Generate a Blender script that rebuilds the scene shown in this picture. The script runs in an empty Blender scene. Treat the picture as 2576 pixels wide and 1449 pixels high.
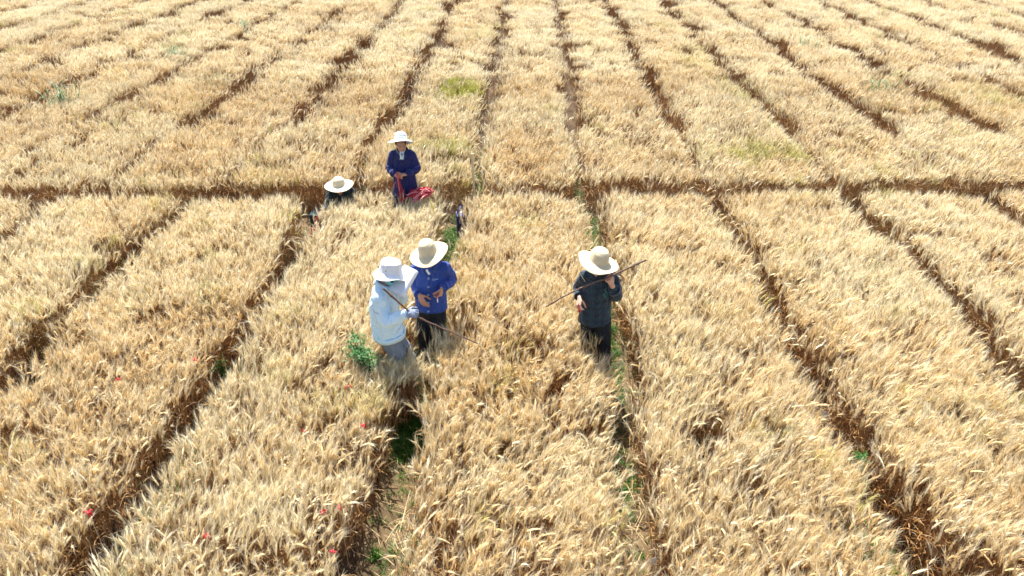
import bpy, bmesh, math, random
import numpy as np
from mathutils import Vector, Matrix, Euler, noise as mnoise

R = math.radians
SC = bpy.context.scene
COL = SC.collection

# ------------------------------------------------------------------ camera
CAM_H = 4.86
cam_d = bpy.data.cameras.new('camera')
cam = bpy.data.objects.new('camera', cam_d)
COL.objects.link(cam)
cam_d.sensor_fit = 'HORIZONTAL'
cam_d.sensor_width = 36.0
cam_d.lens = 36.0 * 1773.0 / 2576.0
cam_d.clip_start = 0.05
cam_d.clip_end = 3000.0
cam.location = (0, 0, CAM_H)
cam.rotation_euler = (R(90 - 30.8), 0, R(1.5))
SC.camera = cam
SC.render.resolution_x, SC.render.resolution_y = 1024, 576

# ------------------------------------------------------------------ daylight
SUN_EL, SUN_AZ = 62.0, -18.0            # azimuth measured from +Y (ahead) towards +X (right)
w = bpy.data.worlds.new('World')
SC.world = w
w.use_nodes = True
nt = w.node_tree
nt.nodes.clear()
sky = nt.nodes.new('ShaderNodeTexSky')
sky.sky_type = 'NISHITA'
sky.sun_disc = False
sky.sun_elevation = R(SUN_EL)
sky.sun_rotation = R(SUN_AZ)
sky.altitude = 50
sky.air_density = 1.0
sky.dust_density = 1.6
bg = nt.nodes.new('ShaderNodeBackground')
bg.inputs['Strength'].default_value = 0.10
wo = nt.nodes.new('ShaderNodeOutputWorld')
nt.links.new(sky.outputs[0], bg.inputs[0])
nt.links.new(bg.outputs[0], wo.inputs[0])
sun_d = bpy.data.lights.new('sun', 'SUN')
sun_d.energy = 5.0
sun_d.angle = R(0.5)
sun_d.color = (1.0, 0.965, 0.91)
sun = bpy.data.objects.new('sun', sun_d)
COL.objects.link(sun)
sd = Vector((math.sin(R(SUN_AZ)) * math.cos(R(SUN_EL)), math.cos(R(SUN_AZ)) * math.cos(R(SUN_EL)), math.sin(R(SUN_EL))))
sun.rotation_euler = sd.to_track_quat('Z', 'Y').to_euler()
sun.location = sd * 40

SC.view_settings.view_transform = 'Standard'
SC.view_settings.look = 'None'
SC.view_settings.exposure = 1.38
SC.view_settings.gamma = 1.0
SC.view_settings.use_curve_mapping = False
SC.render.engine = 'CYCLES'
SC.cycles.debug_use_spatial_splits = True
SC.cycles.use_denoising = True
SC.cycles.denoiser = 'OPENIMAGEDENOISE'
SC.cycles.denoising_input_passes = 'RGB_ALBEDO_NORMAL'
SC.cycles.denoising_prefilter = 'ACCURATE'
SC.cycles.max_bounces = 5
SC.cycles.diffuse_bounces = 3
SC.cycles.transmission_bounces = 3
SC.cycles.use_adaptive_sampling = True
SC.cycles.adaptive_threshold = 0.03
SC.cycles.transparent_max_bounces = 8
SC.cycles.caustics_reflective = False
SC.cycles.caustics_refractive = False
SC.cycles.sample_clamp_indirect = 6.0

# ------------------------------------------------------------------ helpers
def tag(o, label=None, cat=None, group=None, kind=None):
    if label: o['label'] = label
    if cat: o['category'] = cat
    if group: o['group'] = group
    if kind: o['kind'] = kind
    return o

def link(name, me, parent=None, mats=()):
    o = bpy.data.objects.new(name, me)
    COL.objects.link(o)
    if me is not None:
        for m in mats:
            me.materials.append(m)
    if parent is not None:
        o.parent = parent
    return o

def empty(name, loc=(0, 0, 0), rz=0.0):
    o = bpy.data.objects.new(name, None)
    COL.objects.link(o)
    o.empty_display_size = 0.1
    o.location = loc
    o.rotation_euler = (0, 0, rz)
    return o

def mesh(name, verts, faces, mat_idx=None, smooth=True):
    me = bpy.data.meshes.new(name)
    me.from_pydata([tuple(v) for v in verts], [], faces)
    if mat_idx is not None:
        me.polygons.foreach_set('material_index', mat_idx)
    if smooth:
        me.polygons.foreach_set('use_smooth', [True] * len(me.polygons))
    me.update()
    return me

class NT:
    """small node-tree writer"""
    def __init__(s, name):
        s.m = bpy.data.materials.new(name)
        s.m.use_nodes = True
        s.t = s.m.node_tree
        s.t.nodes.clear()
        s.out = s.t.nodes.new('ShaderNodeOutputMaterial')
    def n(s, typ, ins=None, **kw):
        nd = s.t.nodes.new('ShaderNode' + typ)
        for k, v in kw.items():
            setattr(nd, k, v)
        for k, v in (ins or {}).items():
            sock = nd.inputs[k]
            if isinstance(v, bpy.types.NodeSocket):
                s.t.links.new(v, sock)
            else:
                sock.default_value = v
        return nd
    def math(s, op, a, b=0.0, c=None, clamp=False):
        ins = {0: a, 1: b}
        if c is not None: ins[2] = c
        return s.n('Math', ins, operation=op, use_clamp=clamp).outputs[0]
    def mix(s, f, a, b, blend='MIX'):
        nd = s.n('Mix', None, data_type='RGBA', blend_type=blend)
        for sock, v in ((nd.inputs[0], f), (nd.inputs[6], a), (nd.inputs[7], b)):
            if isinstance(v, bpy.types.NodeSocket): s.t.links.new(v, sock)
            else: sock.default_value = v if not isinstance(v, tuple) or len(v) == 4 else (*v, 1)
        return nd.outputs[2]
    def noise(s, scale, detail=2.0, vec=None, rough=0.5):
        ins = {'Scale': scale, 'Detail': detail, 'Roughness': rough}
        if vec is not None: ins['Vector'] = vec
        return s.n('TexNoise', ins).outputs[0]
    def done(s, shader):
        s.t.links.new(shader, s.out.inputs['Surface'])
        return s.m

def c4(c):
    return (c[0], c[1], c[2], 1.0)

def fabric(name, col, col2=None, scale=60, bump=0.15, rough=0.85, sheen=0.05):
    s = NT(name)
    tc = s.n('TexCoord').outputs['Object']
    nz = s.noise(7, 4, tc, 0.6)
    col2 = col2 or tuple(x * 0.8 for x in col)
    c = s.mix(nz, c4(col), c4(col2))
    dust = s.n('MapRange', {0: s.noise(4, 6, tc, 0.7), 1: 0.52, 2: 0.80}).outputs[0]
    c = s.mix(s.math('MULTIPLY', dust, 0.22), c, c4(tuple(0.5 * x + 0.5 * y for x, y in zip(col, (0.30, 0.24, 0.16)))))
    wv = s.noise(scale * 6, 2, tc)
    bp = s.n('Bump', {'Strength': bump, 'Distance': 0.004, 'Height': s.math('ADD', s.math('MULTIPLY', wv, 0.3), s.noise(22, 3, tc))}).outputs[0]
    wr = s.n('TexNoise', {'Vector': s.n('VectorMath', {0: tc, 1: (1.0, 1.0, 0.55)}, operation='MULTIPLY').outputs[0], 'Scale': 13.0, 'Detail': 3.0, 'Distortion': 0.8}).outputs[0]
    crease = s.math('POWER', s.math('SUBTRACT', 1.0, s.math('ABSOLUTE', s.math('MULTIPLY_ADD', wr, 4.0, -2.0)), clamp=True), 2.0)
    bp = s.n('Bump', {'Strength': 0.55, 'Distance': 0.011, 'Height': crease, 'Normal': bp}).outputs[0]
    p = s.n('BsdfPrincipled', {'Base Color': c, 'Roughness': rough, 'Normal': bp, 'Sheen Weight': sheen})
    return s.done(p.outputs[0])

def plain(name, col, rough=0.6, var=0.12, scale=12, spec=0.4, trans=0.0):
    s = NT(name)
    tc = s.n('TexCoord').outputs['Object']
    nz = s.noise(scale, 3, tc)
    c = s.mix(nz, c4(tuple(x * (1 - var) for x in col)), c4(tuple(min(1, x * (1 + var)) for x in col)))
    p = s.n('BsdfPrincipled', {'Base Color': c, 'Roughness': rough, 'Specular IOR Level': spec}).outputs[0]
    if trans > 0:
        t = s.n('BsdfTranslucent', {'Color': c}).outputs[0]
        p = s.n('MixShader', {0: trans, 1: p, 2: t}).outputs[0]
    return s.done(p)

# 2D value noise on numpy arrays
class VNoise:
    def __init__(s, seed):
        s.g = np.random.default_rng(seed).random((256, 256))
    def __call__(s, x, y):
        xi = np.floor(x).astype(int); yi = np.floor(y).astype(int)
        fx = x - xi; fy = y - yi
        fx = fx * fx * (3 - 2 * fx); fy = fy * fy * (3 - 2 * fy)
        g = s.g
        a = g[yi & 255, xi & 255]; b = g[yi & 255, (xi + 1) & 255]
        c = g[(yi + 1) & 255, xi & 255]; d = g[(yi + 1) & 255, (xi + 1) & 255]
        return (a * (1 - fx) + b * fx) * (1 - fy) + (c * (1 - fx) + d * fx) * fy

# ------------------------------------------------------------------ wheat materials
PATCHES = [  # unripe yellow-green patches: x, y, radius x, radius y, amount
    (-1.55, 15.8, 0.75, 0.9, 1.8), (-1.75, 11.9, 0.75, 0.6, 1.1), (3.9, 11.8, 1.1, 0.7, 0.95), (-1.4, 22, 0.8, 1.2, 0.5),
    (4.7, 15.6, 0.6, 1.6, 0.7), (10.0, 15.4, 1.2, 1.2, 0.4), (-6.6, 10.6, 0.3, 0.3, 0.6), (-1.64, 5.1, 0.3, 0.2, 0.8),
    (9.5, 12.5, 0.7, 0.7, 0.45), (-0.9, 6.9, 0.2, 0.3, 0.7), (4.2, 19.0, 0.6, 2.0, 0.45), (-4.2, 10.6, 0.35, 0.4, 0.5)]

def wheat_mat(name, a, b, c, green, trans, rough=0.5, var=1.0):
    """a..b by instance, c the bleached / rusty odd one, green where the plant is unripe"""
    s = NT(name)
    rnd = s.math('FRACT', s.math('ADD', s.n('ObjectInfo').outputs['Random'], s.n('Attribute', attribute_name='rnd').outputs['Fac']))
    tint = s.n('Attribute', attribute_name='tint', attribute_type='INSTANCER').outputs['Fac']
    grn = s.n('Attribute', attribute_name='green', attribute_type='INSTANCER').outputs['Fac']
    col = s.mix(tint, c4(a), c4(b))
    odd = s.n('MapRange', {0: rnd, 1: 0.62, 2: 1.0}).outputs[0]
    col = s.mix(odd, col, c4(c))
    r2 = s.math('FRACT', s.math('MULTIPLY', rnd, 17.31))
    v = s.math('MULTIPLY_ADD', r2, 0.34 * var, 1.0 - 0.17 * var)
    col = s.n('VectorMath', {0: col, 'Scale': v}, operation='SCALE').outputs[0]
    col = s.mix(grn, col, c4(green))
    d = s.n('BsdfPrincipled', {'Base Color': col, 'Roughness': rough, 'Specular IOR Level': 0.35}).outputs[0]
    t = s.n('BsdfTranslucent', {'Color': col}).outputs[0]
    return s.done(s.n('MixShader', {0: trans, 1: d, 2: t}).outputs[0])

M_STALK = wheat_mat('wheat_stalk', (0.38, 0.21, 0.095), (0.31, 0.15, 0.062), (0.54, 0.38, 0.21), (0.32, 0.32, 0.05), 0.15)
M_EAR = wheat_mat('wheat_ear', (0.81, 0.665, 0.39), (0.75, 0.56, 0.28), (0.84, 0.75, 0.53), (0.50, 0.48, 0.08), 0.30)
M_AWN = wheat_mat('wheat_awn', (0.87, 0.78, 0.54), (0.83, 0.69, 0.42), (0.88, 0.82, 0.64), (0.56, 0.55, 0.12), 0.45)
M_LEAF = wheat_mat('wheat_leaf', (0.54, 0.33, 0.13), (0.48, 0.25, 0.08), (0.70, 0.55, 0.32), (0.30, 0.38, 0.04), 0.40)
WM = [M_STALK, M_EAR, M_AWN, M_LEAF]

# ------------------------------------------------------------------ wheat plants
def frame_of(t):
    t = t.normalized()
    u = t.orthogonal().normalized()
    return u, t.cross(u)

def stem_geo(rng, height, bend, detail=1, awns=14):
    """one wheat plant bending towards +X: returns verts, faces, material index"""
    V, F, MI = [], [], []
    # stalk path
    pts = []
    seg = 4
    lean = R(rng.uniform(-2, 5))
    p = Vector((0, 0, 0)); ang = lean
    hs = height * 0.86
    for i in range(seg + 1):
        pts.append(p.copy())
        t = i / seg
        ang2 = lean + (bend * 0.6) * max(0, (t - 0.55) / 0.45) ** 2
        p = p + Vector((math.sin(ang2), 0, math.cos(ang2))) * hs / seg
    def tube(path, rad, sides, mi, cap=False):
        b0 = len(V)
        for i, q in enumerate(path):
            d = (path[min(i + 1, len(path) - 1)] - path[max(i - 1, 0)])
            u, v = frame_of(d)
            for k in range(sides):
                a = 2 * math.pi * k / sides
                V.append(q + (u * math.cos(a) + v * math.sin(a)) * rad[i])
        for i in range(len(path) - 1):
            for k in range(sides):
                k2 = (k + 1) % sides
                F.append((b0 + i * sides + k, b0 + i * sides + k2, b0 + (i + 1) * sides + k2, b0 + (i + 1) * sides + k))
                MI.append(mi)
    tube(pts, [0.0024 - 0.0007 * i / seg for i in range(seg + 1)], 3, 0)
    # ear
    L = rng.uniform(0.085, 0.112)
    n = 7 if detail else 3
    ep, er = [], []
    q = pts[-1].copy(); a0 = lean + bend * 0.6
    for i in range(n + 1):
        t = i / n
        ep.append(q.copy())
        base = 0.0080 * (math.sin(math.pi * min(1, 0.12 + t * 0.86)) ** 0.55)
        er.append(base * (1.18 if i % 2 else 0.82) if detail else base)
        an = a0 + bend * 0.4 * t
        q = q + Vector((math.sin(an), 0, math.cos(an))) * L / n
    er[-1] = 0.0015
    tube(ep, er, 3, 1)
    # awns
    for k in range(awns):
        t = (k + 0.5) / awns
        i = min(n - 1, int(t * n))
        d = (ep[i + 1] - ep[i]).normalized()
        u, v = frame_of(d)
        a = k * 2.4 + rng.uniform(-.4, .4)
        o = u * math.cos(a) + v * math.sin(a)
        b = ep[i].lerp(ep[i + 1], t * n - i) + o * 0.004
        sp = R(rng.uniform(10, 34))
        tip = b + (d * math.cos(sp) + o * math.sin(sp)) * rng.uniform(0.06, 0.095)
        side = d.cross(o) * (0.0011 if detail else 0.0026)
        b0 = len(V)
        V += [b - side, b + side, tip]
        F.append((b0, b0 + 1, b0 + 2)); MI.append(2)
    # dry leaves
    for k in range(rng.choice([0, 1, 1, 1, 2]) if detail else rng.choice([0, 0, 1])):
        z = rng.uniform(0.2, 0.66) * hs
        i = min(seg - 1, int(z / hs * seg))
        b = pts[i].lerp(pts[i + 1], z / hs * seg - i)
        a = rng.uniform(0, 2 * math.pi)
        o = Vector((math.cos(a), math.sin(a), 0)); s_ = Vector((-math.sin(a), math.cos(a), 0))
        ll = rng.uniform(0.10, 0.20); wd = rng.uniform(0.003, 0.0055)
        el = R(rng.uniform(35, 75)); drop = R(rng.uniform(50, 150))
        b0 = len(V); pp = b.copy(); ns = 3
        tw = rng.uniform(-1.5, 1.5)
        for j in range(ns + 1):
            t = j / ns
            e2 = el - drop * t
            d = o * math.cos(e2) + Vector((0, 0, 1)) * math.sin(e2)
            nrm = d.cross(s_)
            ss = s_ * math.cos(tw * t) + nrm * math.sin(tw * t)
            ww = wd * (1 - t) ** 0.5 if j < ns else 0.0004
            V += [pp - ss * ww, pp + ss * ww]
            pp = pp + d * ll / ns
        for j in range(ns):
            F.append((b0 + 2 * j, b0 + 2 * j + 1, b0 + 2 * j + 3, b0 + 2 * j + 2)); MI.append(3)
    return V, F, MI

def proto_collection(name, items, mats):
    """meshes kept outside the scene as the shapes that the scatter places"""
    c = bpy.data.collections.new(name)
    for i, (V, F, MI) in enumerate(items):
        me = mesh(f'{name}_{i:02d}', V, F, MI, smooth=False)
        for m in mats: me.materials.append(m)
        c.objects.link(bpy.data.objects.new(f'{name}_{i:02d}', me))
    return c

rng = random.Random(5)
BENDS = [5, 8, 12, 16, 20, 26, 32, 40, 52, 70, 12, 20]
def tuft_geo(rng, n, rad, detail, awns):
    V, F, MI, RN = [], [], [], []
    th = rng.uniform(-.4, .4)
    for k in range(n):
        v, f, m = stem_geo(rng, rng.uniform(0.57, 0.67), R(rng.choice(BENDS) + rng.uniform(-4, 6)), detail, awns)
        a = th + rng.gauss(0, 1.0)
        rr = rad * math.sqrt(rng.random()); pa = rng.uniform(0, 6.283)
        M = Matrix.Translation((rr * math.cos(pa), rr * math.sin(pa), 0)) @ Matrix.Rotation(rng.gauss(0, .09), 4, 'X') @ Matrix.Rotation(rng.gauss(0, .09), 4, 'Y') @ Matrix.Rotation(a, 4, 'Z')
        b = len(V)
        V += [M @ q for q in v]
        F += [tuple(x + b for x in q) for q in f]
        MI += m
        RN += [rng.random()] * len(v)
    return V, F, MI, RN

def proto_collection(name, items, mats):
    """shapes that the scatter places, kept outside the scene"""
    c = bpy.data.collections.new(name)
    for i, (V, F, MI, RN) in enumerate(items):
        me = mesh(f'{name}_{i:02d}', V, F, MI, smooth=False)
        a = me.attributes.new('rnd', 'FLOAT', 'POINT')
        a.data.foreach_set('value', RN)
        for m in mats: me.materials.append(m)
        c.objects.link(bpy.data.objects.new(f'{name}_{i:02d}', me))
    return c
C_CORE = proto_collection('wheat_stand_shape', [tuft_geo(rng, 28, 0.155, 1, 14) for _ in range(28)], WM)
C_STEM = proto_collection('wheat_plant_shape', [tuft_geo(rng, 8, 0.075, 1, 13) for _ in range(24)], WM)
C_TUFT = proto_collection('wheat_tuft_shape', [tuft_geo(rng, 22, 0.155, 1, 8) for _ in range(24)], WM)
C_FAR = proto_collection('wheat_clump_shape', [tuft_geo(rng, 60, 0.25, 0, 6) for _ in range(20)], WM)

def scatter_group(name, coll):
    g = bpy.data.node_groups.new(name, 'GeometryNodeTree')
    g.interface.new_socket('Geometry', in_out='INPUT', socket_type='NodeSocketGeometry')
    g.interface.new_socket('Geometry', in_out='OUTPUT', socket_type='NodeSocketGeometry')
    N, L = g.nodes, g.links
    gi = N.new('NodeGroupInput'); go = N.new('NodeGroupOutput')
    ci = N.new('GeometryNodeCollectionInfo')
    ci.inputs['Collection'].default_value = coll
    ci.inputs['Separate Children'].default_value = True
    ci.inputs['Reset Children'].default_value = True
    ip = N.new('GeometryNodeInstanceOnPoints')
    ip.inputs['Pick Instance'].default_value = True
    def attr(nm, dt):
        a = N.new('GeometryNodeInputNamedAttribute'); a.data_type = dt
        a.inputs['Name'].default_value = nm
        return a.outputs['Attribute']
    L.new(gi.outputs[0], ip.inputs['Points'])
    L.new(ci.outputs[0], ip.inputs['Instance'])
    L.new(attr('variant', 'INT'), ip.inputs['Instance Index'])
    L.new(attr('rot', 'FLOAT_VECTOR'), ip.inputs['Rotation'])
    L.new(attr('scl', 'FLOAT_VECTOR'), ip.inputs['Scale'])
    L.new(ip.outputs[0], go.inputs[0])
    return g

def scatter(name, pts, rot, scl, variant, group, extra=None):
    me = bpy.data.meshes.new(name)
    n = len(pts)
    me.vertices.add(n)
    me.vertices.foreach_set('co', np.ascontiguousarray(pts, dtype=np.float32).ravel())
    for nm, arr, typ, key in (('rot', rot, 'FLOAT_VECTOR', 'vector'), ('scl', scl, 'FLOAT_VECTOR', 'vector'), ('variant', variant, 'INT', 'value')):
        a = me.attributes.new(nm, typ, 'POINT')
        a.data.foreach_set(key, np.ascontiguousarray(arr, dtype=np.int32 if typ == 'INT' else np.float32).ravel())
    for nm, arr in (extra or {}).items():
        a = me.attributes.new(nm, 'FLOAT', 'POINT')
        a.data.foreach_set('value', np.ascontiguousarray(arr, dtype=np.float32))
    me.update()
    o = link(name, me)
    md = o.modifiers.new('scatter', 'NODES')
    md.node_group = group
    return o

G_CORE = scatter_group('scatter_wheat_stands', C_CORE)
G_STEM = scatter_group('scatter_wheat_plants', C_STEM)
G_TUFT = scatter_group('scatter_wheat_tufts', C_TUFT)
G_FAR = scatter_group('scatter_wheat_clumps', C_FAR)

# ------------------------------------------------------------------ the lie of the beds
NEAR_X = [-9.2, -7.15, -5.14, -3.13, -1.14, 0.90, 2.75, 4.86, 6.9, 8.95]     # centre lines of the furrow paths, front block
FAR_X = [-26.0, -24.1, -22.1, -20.2, -18.3, -16.3, -14.4, -12.5, -10.7, -8.75, -6.72, -4.76, -2.82, -0.95, 0.87, 2.75, 4.78, 6.74,
         8.6, 10.6, 12.5, 14.5, 16.4, 18.4, 20.3, 22.3, 24.2, 26.1]
def cross_near(x): return 9.83 + 0.048 * x
def cross_far(x): return 10.41 + 0.046 * x
NV = [VNoise(i) for i in range(20)]
def wob(i, y, far=False):
    """sideways wander of furrow i at distance y"""
    return (NV[3](y * 0.55 + i * 7.3, np.zeros_like(y) + i) - 0.5) * (0.14 if not far else 0.14) + (NV[4](y * 2.3 + i * 3.1, np.zeros_like(y) + i) - 0.5) * (0.07 if not far else 0.08)
def halfw(i, y, far=False):
    """half width of furrow i"""
    base = 0.155 if not far else 0.105
    n = NV[5](y * 0.9 + i * 5.7, np.zeros_like(y) + i + 20)
    v = base + (n - 0.5) * (0.09 if not far else 0.045)
    if far: v = v - 0.015 * (abs(FAR_X[i]) > 6)
    if not far and i == 4: v = v + 0.045 * np.clip((5.6 - y) / 0.5, 0, 1) + 0.07 * np.clip((y - 8.0) / 0.5, 0, 1)
    return v

CLEAR = []   # x, y, radius x, radius y : trodden places where people or things stand
def clear(x, y, rx, ry=None): CLEAR.append((x, y, rx, ry or rx))

def bed_points(i, far, y0, y1, dens, seed, inset=0.0, core=None):
    XS = FAR_X if far else NEAR_X
    r = np.random.default_rng(seed)
    xa, xb = XS[i], XS[i + 1]
    n = int((xb - xa + 0.3) * (y1 - y0) * dens)
    g = 1 / math.sqrt(dens)                       # jittered grid: an even stand without bald spots
    gx, gy = np.meshgrid(np.arange(xa - .15, xb + .15, g), np.arange(y0, y1, g))
    gx = gx + (np.arange(gx.shape[0]) % 2)[:, None] * g / 2
    n = gx.size
    x = gx.ravel() + r.uniform(-.48, .48, n) * g; y = gy.ravel() + r.uniform(-.48, .48, n) * g
    L = xa + wob(i, y, far) + halfw(i, y, far)
    Rr = xb + wob(i + 1, y, far) - halfw(i + 1, y, far)
    k = (x > L + inset) & (x < Rr - inset)
    if far: k &= y > cross_far(x) + (NV[6](x * 3, x * 0) - .5) * 0.12
    else: k &= y < cross_near(x) + (NV[7](x * 3, x * 0) - .5) * 0.12
    dn = np.minimum(np.minimum(x - L, Rr - x), (y - cross_far(x)) if far else (cross_near(x) - y))
    k &= np.abs(x) < 0.80 * y + 2.6              # nothing beyond what a step aside could see
    if core is True: k &= dn > 0.15
    if core is False: k &= dn < 0.17
    # clumping: drill-row gaps and thin spots
    thin = NV[8](x * 3.1 + i, y * 3.1) * 0.6 + NV[9](x * 1.1, y * 1.1 + i) * 0.4
    k &= r.random(n) < np.clip(0.9 + (thin - 0.30) * 1.6, 0.62, 1) * (0.85 if far else 1.0) + 0.8 * (dn < 0.17)
    for cx, cy, rx, ry in CLEAR:
        k &= ((x - cx) / rx) ** 2 + ((y - cy) / ry) ** 2 > 1
    # sub-plots along the bed: thin breaks between sowings
    segs = np.cumsum(r.uniform(1.0, 2.6, 40)) + y0 - 1.0
    sid = np.searchsorted(segs, y + (NV[10](x * 1.7, y * 0 + i) - .5) * 0.35)
    dist = np.abs(y + (NV[10](x * 1.7, y * 0 + i) - .5) * 0.35 - segs[np.clip(sid, 0, 39)])
    brk = r.random(41) < (0.2 if far else 0.3)
    k &= ~(brk[np.clip(sid, 0, 40)] & (dist < 0.05 * (0.4 + NV[11](x * 2, y * 2))))
    x, y, sid, dn = x[k], y[k], np.clip(sid[k], 0, 40), dn[k]
    if not far and i == 3 and core is False:      # ears pushed out round the worker's legs
        a = r.uniform(0, 6.283, 26); q = np.sqrt(r.random(26))
        ex, ey = -1.275 + 0.14 * q * np.cos(a), 5.46 + 0.13 * q * np.sin(a)
        x = np.concatenate([x, ex]); y = np.concatenate([y, ey]); sid = np.concatenate([sid, np.full(26, 3)]); dn = np.concatenate([dn, np.full(26, .1)])
    L = xa + wob(i, y, far) + halfw(i, y, far)
    Rr = xb + wob(i + 1, y, far) - halfw(i + 1, y, far)
    return r, x, y, sid, L, Rr, dn

def wheat_bed(i, far, y0, y1, kind, seed):
    grp, dens, nvar, wide = {'stem': (G_STEM, 95, 24, 0.035), 'core': (G_CORE, 31, 28, 0.14), 'tuft': (G_TUFT, 33, 24, 0.07), 'far': (G_FAR, 11.5, 20, 0.15)}[kind]
    r, x, y, sid, L, Rr, dn = bed_points(i, far, y0, y1, dens, seed, wide, {'core': True, 'tuft': True, 'stem': False}.get(kind))
    n = len(x)
    if n == 0: return None
    rs = np.random.default_rng(seed + 99)
    seg_h = rs.normal(0, 0.030 if far else 0.04, 41); seg_t = rs.random(41)
    bed_h = rs.normal(0, 0.03)
    h = 1.06 + bed_h + seg_h[sid] + (NV[12](x * 0.9, y * 0.9) - .5) * (0.10 if far else 0.13) + (NV[13](x * 3.0, y * 3.0) - .5) * 0.11 + r.normal(0, 0.03, n)
    if not far: h = h * (1 - 0.20 * np.exp(-((x + 2.85) / .5) ** 2 - ((y - 9.5) / .35) ** 2))
    edge = dn; calm = np.clip(dn / 0.40, 0.22, 1)
    out = np.where(x - L < Rr - x, -1.0, 1.0) * np.clip(1 - edge / 0.22, 0, 1)
    h = h * (1 - np.clip(1 - edge / 0.13, 0, 1) * r.uniform(0.0, 0.22, n))
    wind = (NV[14](x * 0.45, y * 0.45) - .5) * 2.2 + 0.2                 # direction that the ears nod
    rz = wind + r.normal(0, 0.9, n) - 0.2
    lean_x = r.normal(0, R(6), n) + (NV[15](x * 1.6, y * 1.6) - .5) * R(26)
    lean_y = r.normal(0, R(6), n) + R(4) + (NV[16](x * 1.6, y * 1.6) - .5) * R(24) + 0
    lean_x *= calm; lean_y *= calm
    lean_y += out * R(7) * r.random(n)
    # euler XYZ : spin first, then lean -- order handled by composing small leans after spin
    rot = np.stack([lean_x * np.cos(rz) + lean_y * np.sin(rz), -lean_x * np.sin(rz) + lean_y * np.cos(rz), rz], 1)
    sx = np.ones(n) * (1.0 if kind == 'stem' else 1.0)
    scl = np.stack([sx * r.uniform(.9, 1.12, n), sx * r.uniform(.9, 1.12, n), h], 1)
    if kind == 'stem': scl[:, 0] = scl[:, 1] = np.clip(h, .85, 1.15)
    tint = np.clip(0.5 + rs.normal(0, 0.16) + (seg_t[sid] - .5) * 0.95 + (NV[17](x * 0.7, y * 0.7) - .5) * 1.3 + r.normal(0, .16, n), 0, 1)
    green = np.zeros(n)
    for px, py, rx, ry, am in PATCHES:
        d = ((x - px) / rx) ** 2 + ((y - py) / ry) ** 2
        g = np.clip(1.15 - d, 0, 1) * am * (NV[18](x * 5, y * 5) * 1.4 - 0.15)
        green = np.maximum(green, np.clip(g, 0, 1) * (r.random(n) < 0.75))
    speck = (r.random(n) < 0.02 + 0.10 * np.clip(NV[19](x * 0.5, y * 0.5) - .55, 0, 1)) * r.uniform(.3, .9, n)
    green = np.maximum(green, speck * (0.8 if kind == 'stem' else 0.5))
    return scatter('wheat_bed', np.stack([x, y, np.zeros(n)], 1), rot, scl, r.integers(0, nvar, n), grp, {'tint': tint, 'green': green})
for c in ((-1.27, 5.78, .17, .22), (-1.03, 6.27, .22, .2), (-1.06, 5.98, .17, .34), (0.72, 6.15, .20, .24), (0.80, 5.80, .19, .38), (-1.86, 9.82, .27, .22), (-2.86, 9.9, .34, .32), (-3.05, 9.62, .14, .16),
          (-1.0, 9.60, .15, .24), (-3.29, 9.88, .15, .17), (-1.53, 5.62, .13, .14)):
    clear(*c)
# ------------------------------------------------------------------ ground and beds
def soil_mat(name, dry, damp):
    s = NT(name)
    g = s.n('NewGeometry').outputs['Position']
    a = s.noise(2.2, 5, g, 0.65); b = s.noise(38, 4, g, 0.6)
    c = s.mix(s.n('MapRange', {0: a, 1: 0.35, 2: 0.65}).outputs[0], c4(damp), c4(dry))
    c = s.mix(s.math('MULTIPLY', b, 0.5), c, c4(tuple(x * 0.55 for x in damp)))
    h = s.noise(14, 7, g, 0.7)
    bp = s.n('Bump', {'Strength': 0.9, 'Distance': 0.03, 'Height': h}).outputs[0]
    return s.done(s.n('BsdfPrincipled', {'Base Color': c, 'Roughness': 0.95, 'Specular IOR Level': 0.15, 'Normal': bp}).outputs[0])
M_SOIL = soil_mat('soil', (0.21, 0.145, 0.075), (0.085, 0.058, 0.032))
M_STRAWSOIL = soil_mat('straw_soil', (0.11, 0.072, 0.042), (0.06, 0.038, 0.022))

S_ = 1500.0
ground = link('ground', mesh('ground', [(-S_, -S_, 0), (S_, -S_, 0), (S_, S_, 0), (-S_, S_, 0)], [(0, 1, 2, 3)]), None, [M_STRAWSOIL])
tag(ground, 'bare brown earth under the whole wheat field', 'ground', kind='structure')

def path_strip(name, label, pts_fn, n, m, depth):
    """clodded soil strip; pts_fn(u, v) -> x, y"""
    V, F = [], []
    for i in range(n + 1):
        for j in range(m + 1):
            x, y = pts_fn(i / n, j / m)
            e = min(j, m - j) / m
            q = Vector((x * 9, y * 9, 3.0))
            z = 0.018 + 0.022 * mnoise.fractal(q, 1.0, 2.0, 4) + 0.010 * mnoise.noise(q * 0.3)
            cr = abs(mnoise.noise(Vector((x * 4.1, y * 1.7, 8.0))))          # long cracks along the path
            if cr < 0.05: z -= depth * (1 - cr / 0.05)
            V.append((x, y, max(z, -0.002) if 0.02 < e else 0.002))
    for i in range(n):
        for j in range(m):
            a = i * (m + 1) + j
            F.append((a, a + 1, a + m + 2, a + m + 1))
    zs = min(v[2] for v in V)
    V = [(x, y, z + max(0, 0.004 - zs)) for x, y, z in V]
    o = link(name, mesh(name, V, F), None, [M_SOIL])
    return tag(o, label, 'path', kind='structure')

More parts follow.
